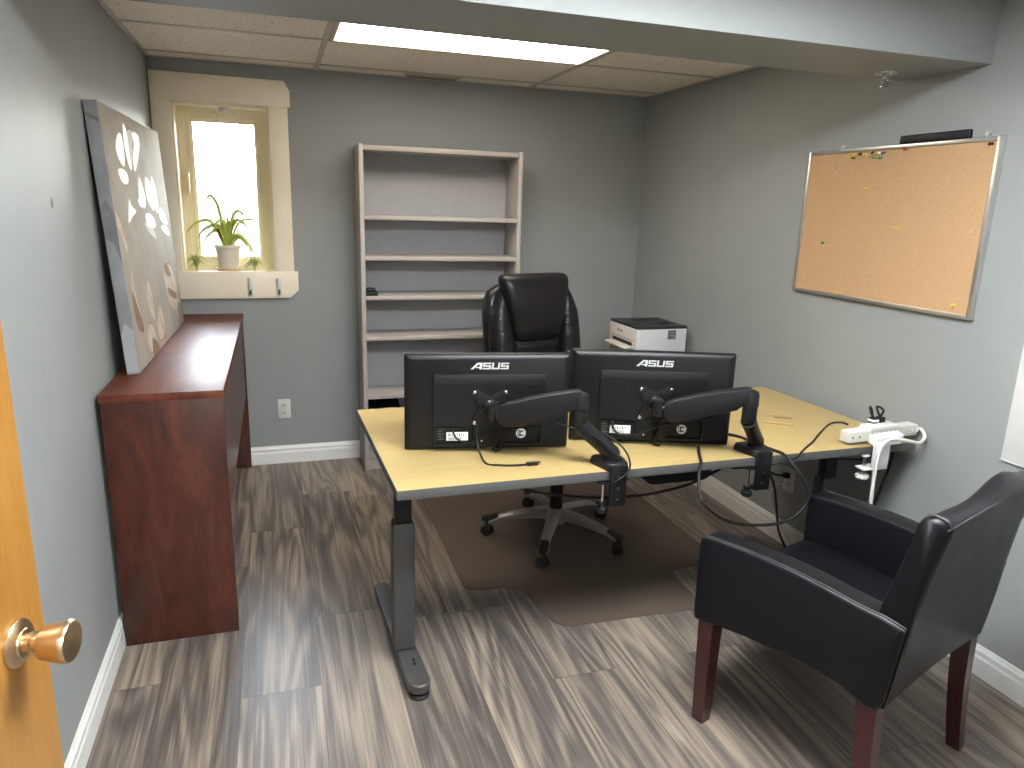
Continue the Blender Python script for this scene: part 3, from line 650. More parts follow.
# ------------------------------------------------------------------ printer on its stand in the corner
st = thing('printer_stand', 'low stand beneath the printer in corner behind the desk', 'stand', (2.62, 3.70, 0))
bx(2.435, 2.800, 3.500, 3.900, .665, .693, .003).build('top', CHERRY, st)
for x in (2.445, 2.770): 
    for y in (3.51, 3.87): bx(x, x+.022, y, y+.022, 0, .665).build('leg', CHERRY, st)
p = thing('laser_printer', 'white laser printer with dark top in corner behind right monitor', 'printer', (2.62, 3.69, .693))
X0, X1, Y0, Y1, Z0, Z1 = 2.460, 2.775, 3.515, 3.858, .693, .900
b = B().use(PRW); b.box(X0, X1, Y0, Y1, Z0+.008, Z1-.014, .006); b.box(X0+.03, X1-.03, Y0+.03, Y1-.03, Z0, Z0+.01); b.build('body', None, p)
b = B(); b.box(X0-.001, X1+.001, Y0-.001, Y1+.001, Z1-.014, Z1-.004, .004); b.box(X0, X1, Y0, Y0+.075, Z1-.006, Z1, .002); b.box(X0, X1, Y1-.06, Y1, Z1-.006, Z1, .002); b.box(X0, X0+.10, Y0+.07, Y1-.055, Z1-.006, Z1, .002); b.box(X1-.04, X1, Y0+.07, Y1-.055, Z1-.006, Z1, .002)
tp = b.build('top_cover', CHAR, p)
B().prism([(2.640, .896), (2.735, .896), (2.700, .910), (2.665, .908)], lambda x, z: Vector((x, 3.62, z)), lambda x, z: Vector((x+.02, 3.70, z-.004)), .001).build('paper_stop', CHAR, tp)
bx(X0-.004, X0+.001, Y0+.004, Y1-.004, Z0+.012, Z1-.016, .002).build('front_panel', PRF, p)
bx(X0-.0055, X0-.003, Y0+.045, Y1-.055, .786, .806).build('paper_slot', NOTCH, p)
bx(X0-.0058, X0-.003, Y0+.02, Y1-.03, .817, .8185).build('seam', NOTCH, p)
b = B(); b.prism([(0, .778), (.004, .786), (-.047, .780), (-.050, .773)], lambda x, z: Vector((X0-.003+x, Y0+.035, z)), lambda x, z: Vector((X0-.003+x, Y1-.045, z)), .001); b.build('manual_tray', PRF, p)
bx(X0-.0055, X0-.003, 3.73, 3.742, .846, .860, .001).build('emblem', CHAR, p)
b = B()
for k in range(4): b.box(X0-.005, X0-.0035, 3.683+.009*k, 3.689+.009*k, .847, .855)
b.build('lettering', GUN, p)
b = B()
for k in range(7): b.box(2.655, 2.705, Y0-.002, Y0+.001, .827+.008*k, .8305+.008*k)
for k in range(7): b.box(2.655+.0078*k, 2.658+.0078*k, Y0-.0015, Y0+.001, .827, .879)
b.build('side_vent', GUN, p)
b = B(); b.box(2.487, 2.492, Y0-.003, Y0+.001, .835, .885, .001); b.build('cover_latch', WPL, p)

# ------------------------------------------------------------------ desk
DZ = .730
dk = thing('desk', 'large maple top desk with grey edge and steel legs', 'desk', (1.82, 2.35, 0))
dp = [(.872, 1.909), (2.783, 1.921), (2.758, 2.780), (.852, 2.776)]
b = B().use(EDGE); b.prism(dp, lambda x, y: Vector((x, y, DZ-.030)), lambda x, y: Vector((x, y, DZ-.0008)), .0012)
b.use(MAPLE); ins = [(.8735, 1.9105), (2.7815, 1.9225), (2.7565, 2.7785), (.8535, 2.7745)]; b.prism(ins, lambda x, y: Vector((x, y, DZ-.0012)), lambda x, y: Vector((x, y, DZ)))
b.build('tabletop', None, dk)
for x0, lean in ((.929, -.030), (2.625, .0)):
    yc = 2.165
    b = B(); b.box(x0-.037, x0+.037, yc-.030, yc+.030, .060, .520, .008); col = b.build('leg', GUN, dk)
    bx(x0-.027, x0+.027, yc-.022, yc+.022, .50, .672, .003).build('inner_tube', BLKM, col)
    b = B(); b.box(x0-.0375, x0-.030, yc-.026, yc-.008, .507, .540, .003); b.build('stop_bracket', BLKM, col)
    b = B(); 
    pts = []
    cy = lambda y: x0+.018+lean*(y-1.97)/.62
    for k in range(9): a = PI+PI*k/8; pts.append((cy(1.975)+.036*math.cos(a), 1.975+.036*math.sin(a)))
    for k in range(9): a = PI*k/8; pts.append((cy(2.60)+.030*math.cos(a), 2.60+.030*math.sin(a)))
    b.prism(pts, lambda x, y: Vector((x, y, .022)), lambda x, y: Vector((x, y, .066-.02*max(0, (y-2.2)/.43)-.012*max(0, (2.08-y)/.14))), .006, 3)
    ft = b.build('foot', GUN, col)
    for k in (0, 1): B().box(x0+.012, x0+.022, 2.045+.020*k, 2.057+.020*k, .0605, .0645, .001).build('foot_hole', NOTCH, ft)
    b = B(); b.lathe([(0, 0), (.033, 0), (.034, .006), (.030, .012), (.012, .013), (.012, .022), (0, .022)], (x0+.018, 1.975, 0)); b.build('glide', RUBBER, ft)
    b = B(); b.lathe([(0, 0), (.022, 0), (.022, .010), (.008, .012), (.008, .022), (0, .022)], (cy(2.60), 2.60, 0)); b.build('glide', STEEL, ft)
    bx(x0-.04, x0+.04, 1.99, 2.70, .672, .700, .003).build('top_bracket', BLKM, col)
bx(.96, 2.585, 2.145, 2.195, .650, .695, .003).build('crossbar', BLKM, dk)
b = B(); b.prism(rounded([(1.815, .700), (1.815, .575), (1.86, .535), (2.105, .535), (2.185, .700)], .02, 4), lambda x, z: Vector((x, 2.21, z)), lambda x, z: Vector((x, 2.52, z)), .004)
tag(b.build('under_desk_box', BLKP), 'black box mounted under the desk between the two arm clamps', 'box')

# ------------------------------------------------------------------ monitors
GLY = {  # letter strokes in a unit cell, sheared afterwards
 'A': [[(0, 0), (.24, 0), (.80, 1), (.56, 1)], [(.72, .78), (.80, 1), (1.02, 1), (1.02, 0), (.80, 0), (.80, .62)], [(.42, .20), (.62, .20), (.80, .20), (.80, .36), (.50, .36)]],
 'S': [[(0, .80), (1, .80), (1, 1), (0, 1)], [(0, .40), (1, .40), (1, .60), (0, .60)], [(0, 0), (1, 0), (1, .20), (0, .20)], [(0, .60), (.22, .60), (.22, .80), (0, .80)], [(.78, .20), (1, .20), (1, .40), (.78, .40)]],
 'U': [[(0, 0), (1, 0), (1, .20), (0, .20)], [(0, .20), (.22, .20), (.22, 1), (0, 1)], [(.78, .20), (1, .20), (1, 1), (.78, 1)]]}
def monitor(label, P, e, w):
    e = Vector(e).normalized(); n = Vector((e.y, -e.x, 0))            # n points at the room (the back of the screen)
    P = Vector(P); h0, h1 = .734, 1.059
    t = thing('monitor', label, 'monitor', P+e*w/2+Vector((0, 0, h0)), 'desk monitors seen from behind')
    Q = lambda a, z, d: P+e*a+Vector((0, 0, z))+n*d
    pr = lambda b, poly, d0, d1, bev=0: b.prism(poly, lambda a, z: Q(a, z, d0), lambda a, z: Q(a, z, d1), bev)
    rect = lambda a0, a1, z0, z1: [(a0, z0), (a1, z0), (a1, z1), (a0, z1)]
    b = B(); R = rounded(rect(0, w, h0, h1), .006, 3); cx, cz = w/2, (h0+h1)/2
    ring = lambda s1, s2, d: [Q(cx+(a-cx)*s1, cz+(z-cz)*s2, d) for a, z in R]
    b.loft([ring(.997, .995, -.020), ring(1, 1, -.018), ring(1, 1, -.002), ring(.985, .975, .004), ring(.93, .89, .010)])
    b.build('housing', MONB, t, sharp=40)
    b = B(); pr(b, rect(.008, w-.008, h0+.016, h1-.008), -.0212, -.0195); b.build('screen', SCREEN, t)
    b = B(); o = (w-.555)/2                                            # raised rear cover with two recesses
    a0, a1, z0, z1 = .098+o, .464+o, .748, .993
    rl, rr = (.104+o, .229+o, .757, .820), (.333+o, .455+o, .757, .820)
    for q in (rect(a0, a1, rl[3], z1-.034), rect(a0, rl[0], z0, rl[3]), rect(rl[1], rr[0], z0, rl[3]), rect(rr[1], a1, z0, rl[3]), rect(rl[0], rl[1], z0, rl[2]), rect(rr[0], rr[1], z0, rl[2])): pr(b, q, .0, .024)
    bul = b.build('rear_cover', MONB, t)
    b = B(); pr(b, rect(a0, a1, z1-.034, z1), .0, .0236, .0008); b.build('vent_band', VENTM, t)
    b = B(); pr(b, rect(rl[0], rl[1], rl[2], rl[3]), .008, .011); b.build('port_recess', MONI, t)
    b = B(); pr(b, rect(rr[0], rr[1], rr[2], rr[3]), .008, .011); b.build('cable_recess', MONI, t)
    # stand socket cover
    b = B(); pr(b, rect(.250+o, .312+o, .755, .817), .0235, .0245, .0004); b.build('stand_cover', MONI, t)
    for a in (.256+o, .305+o):
        b = B(); b.cyl(Q(a, .768, .0235), Q(a, .768, .026), .0035, n=10); b.build('screw', STEEL, t)
    # rating label with its bar lines
    b = B().use(STICK); pr(b, rect(.140+o, .212+o, .766, .795), .0108, .0114); b.use(MONI)
    for k in range(9): pr(b, rect(.147+o+.006*k, .147+o+.006*k+(.0018 if k % 3 else .003), .781, .791), .0112, .0116)
    for k in range(3): pr(b, rect(.146+o, .190+o, .7685+.0035*k, .7697+.0035*k), .0112, .0116)
    b.build('rating_label', None, t)
    b = B()
    for k in range(5): pr(b, rect(.112+o, .132+o-.004*(k % 2), .770+.009*k, .773+.009*k), .0108, .0113)
    pr(b, rect(.115+o, .190+o, .806, .8075), .0108, .0113); b.build('small_print', EDGE, t)
    # round sticker: white disc, navy ring letter
    sc = (.390+o, .788)
    def disc(b, r, d0, d1, n=28, c=sc): pr(b, [(c[0]+r*math.cos(2*PI*k/n), c[1]+r*math.sin(2*PI*k/n)) for k in range(n)], d0, d1)
    b = B().use(STICK); disc(b, .0170, .0108, .0114); b.use(NAVY); pr(b, rounded(rect(sc[0]-.0115, sc[0]-.0010, sc[1]-.011, sc[1]+.011), .003, 3), .0112, .0117)
    arc = [(sc[0]+.0025+.0105*math.cos(a), sc[1]+.0105*math.sin(a)) for a in [math.radians(50+26*k) for k in range(11)]]; arc2 = [(sc[0]+.0025+.0055*math.cos(a), sc[1]+.0055*math.sin(a)) for a in [math.radians(50+26*k) for k in range(11)]]
    for k in range(10): pr(b, [arc[k], arc[k+1], arc2[k+1], arc2[k]], .0113, .0119)
    b.use(STICK); pr(b, rect(sc[0]-.0085, sc[0]-.006, sc[1]-.008, sc[1]+.008), .0116, .0121)
    b.build('round_sticker', None, t)
    # maker's letters
    b = B(); x = .217+o; hh = .0215; zb = 1.0085
    for ch, cw in (('A', .036), ('S', .026), ('U', .026), ('S', .026)):
        for poly in GLY[ch]: pr(b, [(x+p*cw+(q-.0)*hh*.12, zb+q*hh) for p, q in poly], .0088, .0112)
        x += cw+.0035
    b.build('lettering', LOGO, t)
    b = B()                                                            # slots along the bottom edge
    for k in range(12): pr(b, rect(.045+.008*k, .048+.008*k, .737, .742), .0015, .0035)
    b.build('speaker_slots', NOTCH, t)
    b = B(); pr(b, rect(w-.062, w-.056, .748, .753), .0, .0105); b.build('lock_slot', NOTCH, t)
    return Q, o
QL, oL = monitor('left black widescreen monitor on the desk, seen from behind', (.952, 2.250, 0), (.9855, -.1694, 0), .549)
QR, oR = monitor('right black widescreen monitor on the desk, nearer the wall, seen from behind', (1.530, 2.232, 0), (.9419, -.3359, 0), .560)

# ------------------------------------------------------------------ monitor arms
def arm(label, base, el, Q, o, va, vz, edge_y):
    bxx, by = base; zt = DZ
    t = thing('monitor_mount', label, 'monitor arm', (bxx, by, zt), 'gas spring monitor arms clamped to the desk')
    # base plate, rounded
    pts = rounded([(bxx-.062, by+.055), (bxx-.035, by-.055), (bxx+.038, by-.055), (bxx+.050, by+.02), (bxx+.030, by+.060)], .02, 4)
    b = B(); b.prism(pts, lambda x, y: Vector((x, y, zt+.0003)), lambda x, y: Vector((bxx+(x-bxx)*.9, by+(y-by)*.9, zt+.026)), .005, 3); b.lathe([(0, .02), (.028, .02), (.027, .036), (0, .036)], (bxx, by, zt)); bp = b.build('base', BLKP, t)
    # C clamp over the front edge
    ey = edge_y
    b = B(); b.box(bxx-.028, bxx+.028, ey-.016, ey-.002, zt-.115, zt+.020, .002); b.box(bxx-.028, bxx+.028, ey-.010, ey+.030, zt-.115, zt-.109, .001)
    cl = b.build('clamp', BLKM, t)
    for k in range(3):
        b = B(); b.cyl((bxx-.002, ey-.0158, zt-.018-.036*k), (bxx-.002, ey-.0185, zt-.018-.036*k), .0045, n=12); b.build('clamp_screw', STEEL, cl)
    b = B(); b.cyl((bxx-.038, ey+.014, zt-.127), (bxx-.038, ey+.014, zt-.040), .005, n=10); b.build('clamp_bolt', STEEL, cl)
    b = B(); b.lathe([(0, 0), (.022, 0), (.022, .006), (0, .008)], (bxx-.038, ey+.014, zt-.042)); b.lathe([(0, 0), (.012, .0), (.019, .006), (.019, .018), (.010, .024), (0, .024)], (bxx-.038, ey+.014, zt-.145)); b.build('clamp_knob', BLKP, cl)
    bx(bxx-.05, bxx+.02, ey+.006, ey+.022, zt-.118, zt-.106, .002).build('clamp_jaw', BLKM, cl)
    # lower link: rises from the post to the elbow
    A = Vector((bxx, by, zt+.030)); E = Vector(el); d = Vector((E.x-A.x, E.y-A.y, 0)); L = d.length; d.normalize(); s = Vector((-d.y, d.x, 0)); rings = []
    for k in range(11):
        q = k/10; c = A+d*L*q+Vector((0, 0, .012+(E.z-A.z-.012)*q))
        hw = .026-.003*math.sin(PI*q); hh = .027
        up = Vector((0, 0, 1)); tang = (d*L+Vector((0, 0, E.z-A.z))).normalized(); nn = s.cross(tang).normalized()
        if nn.z < 0: nn = -nn
        rings.append([c+s*hw*math.cos(2*PI*m/14)+nn*hh*math.sin(2*PI*m/14) for m in range(14)])
    b = B(); b.cyl(A-Vector((0, 0, .004)), A+Vector((0, 0, .02)), .025); b.loft(rings); lo = b.build('lower_arm', BLKP, t, sharp=50)
    # elbow joint
    b = B(); b.lathe([(0, -.008), (.021, -.008), (.024, -.003), (.024, .048), (.026, .050), (.026, .086), (.022, .098), (.012, .103), (0, .103)], E); b.build('elbow', BLKP, t)
    # upper gas-spring link
    J = Q(va, vz, .098); S = E+Vector((0, 0, .072)); dd = Vector((J.x-S.x, J.y-S.y, 0)); LL = dd.length; dd.normalize(); ss = Vector((-dd.y, dd.x, 0))
    out = [(.0, .036), (.06, .040), (.30, .037), (.60, .029), (.84, .018), (.93, .010), (.94, -.006), (.945, -.028), (.87, -.052), (.60, -.047), (.32, -.038), (.14, -.030), (.10, -.020), (0, -.016)]
    lift = lambda q: (J.z+.012-S.z)*min(1, max(0, q))
    f = lambda side: (lambda q, z: S+dd*LL*q+Vector((0, 0, z+lift(q)))+ss*side*(.021+.005*math.sin(PI*min(1, max(0, q)))))
    b = B(); b.prism(out, f(-1), f(1), .005, 2); up = b.build('spring_arm', BLKP, t, sharp=30)
    # glossy cable channel below, seen as a shallow keel
    k2 = [(.34, -.034), (.60, -.043), (.86, -.050), (.84, -.060), (.62, -.060), (.38, -.048)]
    g = lambda side: (lambda q, z: S+dd*LL*q+Vector((0, 0, z+lift(q)))+ss*side*.013)
    b = B(); b.prism(k2, g(-1), g(1), .002); b.build('cable_cover', BLKG, up)
    # head: fork, swivel and VESA plate
    b = B(); b.cyl(J-Vector((0, 0, .024)), J+Vector((0, 0, .026)), .017); b.cyl(J+Vector((0, 0, .005)), J-dd*.05+Vector((0, 0, .006)), .015)
    M_ = lambda a, z, dq: Q(va+a, vz+z, dq)
    b.prism([(-.020, -.024), (.020, -.024), (.020, .024), (-.020, .024)], lambda a, z: M_(a, z, .052), lambda a, z: M_(a, z, .092), .003)
    b.build('swivel_head', BLKP, t)
    b = B(); b.lathe([(0, 0), (.029, 0), (.029, .016), (.023, .018), (.023, .010), (.012, .010), (.012, .026), (0, .026)], M_(0, 0, .028), M_(0, 0, 1)-M_(0, 0, 0)); b.build('tilt_joint', BLKG, t)
    # X-shaped plate: 100 mm holes
    X = []; c1 = .058
    for k in range(4):
        a = PI/4+k*PI/2
        for da, rr in ((-.16, 1.30), (.16, 1.30), (.50, .80), (PI/4, .62), (PI/2-.50, .80)): X.append((rr*c1*math.cos(a+da), rr*c1*math.sin(a+da)))
    b = B(); b.prism(X, lambda a, z: M_(a, z, .0243), lambda a, z: M_(a, z, .0290), .0012); vp = b.build('mount_plate', BLKM, t)
    for sa in (-.0515, .0515):
        for sz_ in (-.0515, .0515):
            b = B(); b.lathe([(0, 0), (.0065, 0), (.0065, .003), (0, .0055)], M_(sa, sz_, .0290), M_(0, 0, 1)-M_(0, 0, 0), 12); b.build('plate_screw', STEEL, vp)
    return S, J, E, A
SL, JL, EL, AL = arm('black monitor arm carrying the left monitor, clamped to the desk edge', (1.566, 1.955), (1.455, 1.972, .872), QL, oL, .279, .884, 1.913)
SR, JR, ER, AR = arm('black monitor arm carrying the right monitor, clamped to the desk edge', (2.110, 1.958), (2.016, 1.888, .872), QR, oR, .292, .882, 1.916)

# ------------------------------------------------------------------ cables
def cord(name, label, pts, r=.0035, m=CABLE, cat='cable', n=8, sm=8):
    return tag(B().tube(pts, r, n, sm).build(name, m, sharp=180), label, cat)
zc = DZ+.0042
u = thing('usb_cable', 'black cable with a plug end lying on desk before left monitor', 'cable', (1.25, 2.08, DZ))
B().tube([QL(.30, .925, .105), QL(.255, .905, .10), QL(.229, .84, .085), (1.165, 2.11, .775), (1.178, 2.065, zc), (1.215, 2.035, zc), (1.262, 2.022, zc), (1.305, 2.020, zc)], .0035, 8).build('cord', CABLE, u)
bx(1.300, 1.338, 2.011, 2.029, DZ+.0003, DZ+.011, .003).build('plug', BLKP, u)
bx(1.338, 1.347, 2.014, 2.026, DZ+.002, DZ+.009).build('connector', STEEL, u)
cord('video_cable', 'black cable curving from the left monitor port recess to its arm', [QL(.158, .812, .016), QL(.165, .785, .030), QL(.195, .766, .036), QL(.235, .772, .042), QL(.275, .802, .055), QL(.335, .825, .075), QL(.385, .833, .088)], .0033)
cord('power_cable', 'black cable hanging in a narrow loop below the left monitor arm', [QL(.345, .822, .085), QL(.315, .795, .06), QL(.295, .765, .045), QL(.290, .745, .040), QL(.305, .740, .042), QL(.322, .765, .045), QL(.330, .812, .04)], .0042)
cord('video_cable', 'thin black cable strung beneath left arm lower link', [SL+(JL-SL)*.32+Vector((0, -.0, -.055)), SL+(JL-SL)*.12+Vector((0, -.02, -.072)), (1.50, 1.94, .835), (1.555, 1.915, .785), (1.580, 1.902, .765)], .0028)
cord('video_cable', 'black cable draped around the left clamp', [(1.53, 1.975, .845), (1.588, 1.935, .800), (1.602, 1.902, .760), (1.588, 1.889, .728), (1.545, 1.889, .700)], .0030)
cord('video_cable', 'black cable running from right monitor ports up to its arm', [QR(.150, .812, .016), QR(.155, .785, .030), QR(.180, .768, .036), QR(.225, .775, .042), QR(.275, .800, .060), QR(.325, .825, .085), QR(.385, .838, .095)], .0042)
cord('power_cable', 'black cable dropping from the right monitor arm to the desk', [QR(.315, .840, .05), QR(.312, .80, .040), QR(.300, .765, .038), QR(.298, .742, .034), QR(.318, .737, .034)], .0055)
cord('power_cable', 'thick black cable looping over desk edge beside the guest chair', [(1.935, 2.035, zc+.003), (1.906, 1.985, zc+.001), (1.880, 1.935, zc+.002), (1.862, 1.903, .732), (1.838, 1.872, .700), (1.820, 1.830, .655), (1.834, 1.803, .622), (1.902, 1.800, .574), (1.999, 1.800, .545), (2.117, 1.800, .539), (2.190, 1.802, .566), (2.226, 1.808, .616), (2.215, 1.826, .668), (2.190, 1.862, .715), (2.186, 1.905, .7362), (2.180, 1.96, .7355), (2.164, 2.03, .7355), (2.155, 2.11, .7355), (2.105, 2.18, .7355)], .0052, n=10)
cord('power_cable', 'black cable from the white power strip down over desk edge', [(2.520, 1.985, .795), (2.500, 2.00, .800), (2.47, 2.02, .790), (2.43, 2.02, .757), (2.385, 2.00, zc), (2.320, 1.955, zc), (2.262, 1.912, zc-.0005), (2.22, 1.893, .722), (2.12, 1.93, .690), (2.03, 1.97, .676)], .0038)
cord('power_cable', 'black cable drooping under the desk front edge across its middle', [(1.20, 2.06, .690), (1.30, 2.0, .655), (1.42, 1.99, .628), (1.56, 1.99, .607), (1.70, 1.985, .604), (1.80, 1.98, .615), (1.88, 1.98, .630), (1.95, 1.985, .652), (2.02, 2.0, .672), (2.06, 2.02, .69)], .0050)
cord('power_cable', 'thin black cable hugging the underside of right desk half', [(1.93, 2.16, .640), (1.99, 2.05, .662), (2.14, 2.03, .668), (2.30, 2.10, .640), (2.48, 2.12, .625), (2.66, 2.02, .640), (2.72, 2.00, .69)], .0030)
pg = thing('plugged_cable', 'black plug and cord in right wall outlet under the desk', 'cable', (W-.02, 2.596, .345))
bx(W-.040, W-.0088, 2.583, 2.609, .333, .357, .005).build('plug', BLKP, pg)
B().tube([(W-.036, 2.596, .345), (W-.07, 2.63, .345), (W-.08, 2.72, .37), (W-.10, 2.80, .45), (2.70, 2.85, .60), (2.62, 2.80, .68)], .0045).build('cord', CABLE, pg)
cord('power_cable', 'black cable descending behind guest chair arm to the floor', [(2.16, 1.99, .690), (2.30, 2.08, .560), (2.45, 2.22, .38), (2.58, 2.34, .20), (2.70, 2.40, .06), (2.76, 2.36, .0065), (2.74, 2.20, .0065)], .0050)
cord('thin_cable', 'thin pale cord trailing from right wall outlet to the floor', [(W-.012, 2.590, .296), (W-.03, 2.64, .285), (W-.032, 2.675, .23), (W-.032, 2.66, .16), (W-.034, 2.60, .115), (W-.038, 2.50, .05), (W-.06, 2.42, .0035), (W-.12, 2.36, .0035)], .0022, OFFW)

# ------------------------------------------------------------------ clamp-on power strip
ps = thing('power_strip', 'white clamp-on power strip at the right front corner of desk', 'power strip', (2.62, 1.95, DZ))
ya = 1.962; M = Matrix.Translation((2.640, ya, .765)) @ Matrix.Rotation(math.radians(-2.0), 4, 'Y')
bx(-.152, .160, -.024, .024, -.021, .021, .005, M=M).build('body', OFFW, ps)
b = B(); b.prism([(-.070, .0), (.075, 0), (.062, .013), (-.058, .013)], lambda x, z: M @ Vector((x, -.028, .018+z)), lambda x, z: M @ Vector((x, .027, .018+z)), .002); b.build('centre_cover', WPL, ps)
b = B(); b.prism([(-.062, -.012), (.062, -.012), (.050, -.044), (-.066, -.044)], lambda x, z: M @ Vector((x, -.058, z+.012)), lambda x, z: M @ Vector((x, -.020, z+.022)), .003); b.build('apron', WPL, ps)
b = B()
for k in range(6): b.box(-.055+.02*k, -.045+.02*k, -.0265, -.0235, .004, .009, M=M)
b.box(-.03, .03, -.012, .004, .0302, .0307, M=M); b.build('lettering', GUN, ps)
b = B()
for k in (.125, .150): b.box(k, k+.012, -.0255, -.0235, -.008, .008, .001, M=M)
b.build('usb_port', STICK, ps)
for k in (-.135, -.105): 
    b = B(); b.box(k-.004, k+.002, -.0245, -.0235, -.004, .004, M=M); b.build('slot', EDGE, ps)
b = B(); b.box(2.568, 2.634, 1.892, 1.906, .648, .748, .003); b.box(2.568, 2.634, 1.892, 1.948, .648, .655, .002); b.box(2.532, 2.59, 1.896, 1.940, .6475, .654, .002); cl = b.build('clamp', WPL, ps)
b = B(); b.cyl((2.560, 1.928, .615), (2.560, 1.928, .692), .005, n=10); b.build('clamp_bolt', STEEL, cl)
b = B(); b.lathe([(0, 0), (.018, 0), (.024, .006), (.024, .016), (.018, .020), (0, .020)], (2.560, 1.928, .605), n=8); b.build('clamp_knob', WPL, cl)
b = B(); b.lathe([(0, 0), (.016, 0), (.016, .006), (0, .006)], (2.560, 1.928, .692)); b.build('clamp_pad', WPL, cl)
B().tube([(2.798, 1.955, .770), (2.812, 1.935, .772), (2.800, 1.905, .752), (2.750, 1.880, .742), (2.690, 1.872, .756), (2.620, 1.874, .768), (2.575, 1.874, .750), (2.560, 1.872, .700), (2.556, 1.870, .62), (2.562, 1.870, .50), (2.580, 1.87, .30), (2.62, 1.89, .10), (2.66, 1.94, .0075), (2.72, 2.00, .0075)], .0065, 10).build('cord', WPL, ps)
for i, (xp, lab) in enumerate(((2.632, 'black plug with white band stuck into power strip top'), (2.664, 'black plug at the back of power strip nearest right wall'))):
    t = thing('wall_plug_lead', lab, 'plug', (xp, ya+.03, .785), 'plugs in the white power strip')
    bx(xp-.013, xp+.013, ya+.010, ya+.036, .7885 if i == 0 else .7895, .816, .004).build('plug_body', BLKP, t)
    if i == 0: bx(xp-.0138, xp+.0138, ya+.009, ya+.037, .800, .810, .002).build('band', STICK, t)
    B().tube([(xp, ya+.023, .812), (xp-.014, ya+.026, .836), (xp-.004, ya+.042, .850), (xp+.028+.02*i, ya+.06, .822), (xp+.065-.03*i, ya+.09, .760), (xp+.060-.03*i, ya+.085, .738)], .0042).build('cord', CABLE, t)
cord('power_cable', 'black cable hanging beside right wall below the power strip', [(2.74, 2.01, .694), (2.765, 2.0, .66), (2.757, 2.0, .594), (2.733, 2.0, .515), (2.71, 2.0, .40), (2.72, 2.0, .15), (2.75, 2.03, .0060), (2.72, 2.10, .0060)], .0055)
t = thing('wood_block', 'small pale wooden plate with slot lying on desk behind right arm', 'wooden plate', (2.437, 2.265, DZ))
a_ = Vector((.087, -.063, 0)); c_ = Vector((-.060, -.087, 0)); p0 = Vector((2.430, 2.343, 0))
b = B(); b.prism([(0, 0), (1, 0), (1, 1), (0, 1)], lambda s, q: p0+a_*s+c_*q+Vector((0, 0, DZ+.0003)), lambda s, q: p0+a_*s+c_*q+Vector((0, 0, DZ+.009)), .001); b.build('plate', PINEB, t)
b = B(); b.prism([(.35, .28), (.97, .28), (.97, .36), (.35, .36)], lambda s, q: p0+a_*s+c_*q+Vector((0, 0, DZ+.0088)), lambda s, q: p0+a_*s+c_*q+Vector((0, 0, DZ+.0096))); b.build('slot', NOTCH, t)
b = B(); b.prism([(.02, .48), (.98, .48), (.98, .52), (.02, .52)], lambda s, q: p0+a_*s+c_*q+Vector((0, 0, DZ+.0088)), lambda s, q: p0+a_*s+c_*q+Vector((0, 0, DZ+.0102))); b.build('rib', PINEB, t)

# ------------------------------------------------------------------ guest chair
GO = Vector((1.717, 1.660, 0)); gb = Vector((.323, -.9464, 0)); gr = Vector((.9464, .323, 0))
G = lambda bb, r, z: GO+gb*bb+gr*(r*(1-.08*max(0, bb)/.56))+Vector((0, 0, z))   # a little narrower towards the back
GW = .655
gc = thing('guest_chair', 'black leather box armchair with dark cherry legs in the foreground', 'armchair', tuple(G(.3, .31, 0)))
side = [(.006, .338), (0, .36), (-.001, .585), (.004, .602), (.018, .611)]+[(.06+.06*k, .611+.015*math.sin(PI*(.10+.12*k))) for k in range(8)]+[(.535, .613), (.580, .606), (.584, .600), (.582, .585), (.577, .53), (.570, .46), (.563, .395), (.556, .372), (.540, .364), (.515, .366), (.46, .382), (.38, .386), (.28, .379), (.18, .368), (.09, .353), (.045, .342)]
for r0, r1 in ((0, .086), (GW-.086, GW)):
    b = B(); b.prism(side, lambda p, z: G(p, r0, z), lambda p, z: G(p, r1, z), .012, 3); a = b.build('arm', LEATH, gc, sharp=50)
    for rr in ((r0+.006, r0+.013) if r0 == 0 else (r1-.006, r1-.013)):
        top_ = [(p, z) for p, z in side if z > .598]
        b = B(); b.tube([G(p, rr, z-(.0025 if abs(rr-(r0 if r0 == 0 else r1)) < .01 else -.0005)) for p, z in top_ if p > .003], .0013, 6, 3); b.build('seam', THREAD, a)
# seat
rings = []
for bb, zt in ((-.000, .425), (.004, .443), (.02, .457), (.06, .464), (.2, .466), (.4, .460), (.53, .452)):
    rings.append([G(bb, .087, .345), G(bb, .087, zt-.012), G(bb, .095, zt-.003), G(bb, .16, zt+.001), G(bb, GW/2, zt+.004), G(bb, GW-.16, zt+.001), G(bb, GW-.095, zt-.003), G(bb, GW-.087, zt-.012), G(bb, GW-.087, .345)])
B().loft(rings).build('seat', LEATH, gc, sharp=60)
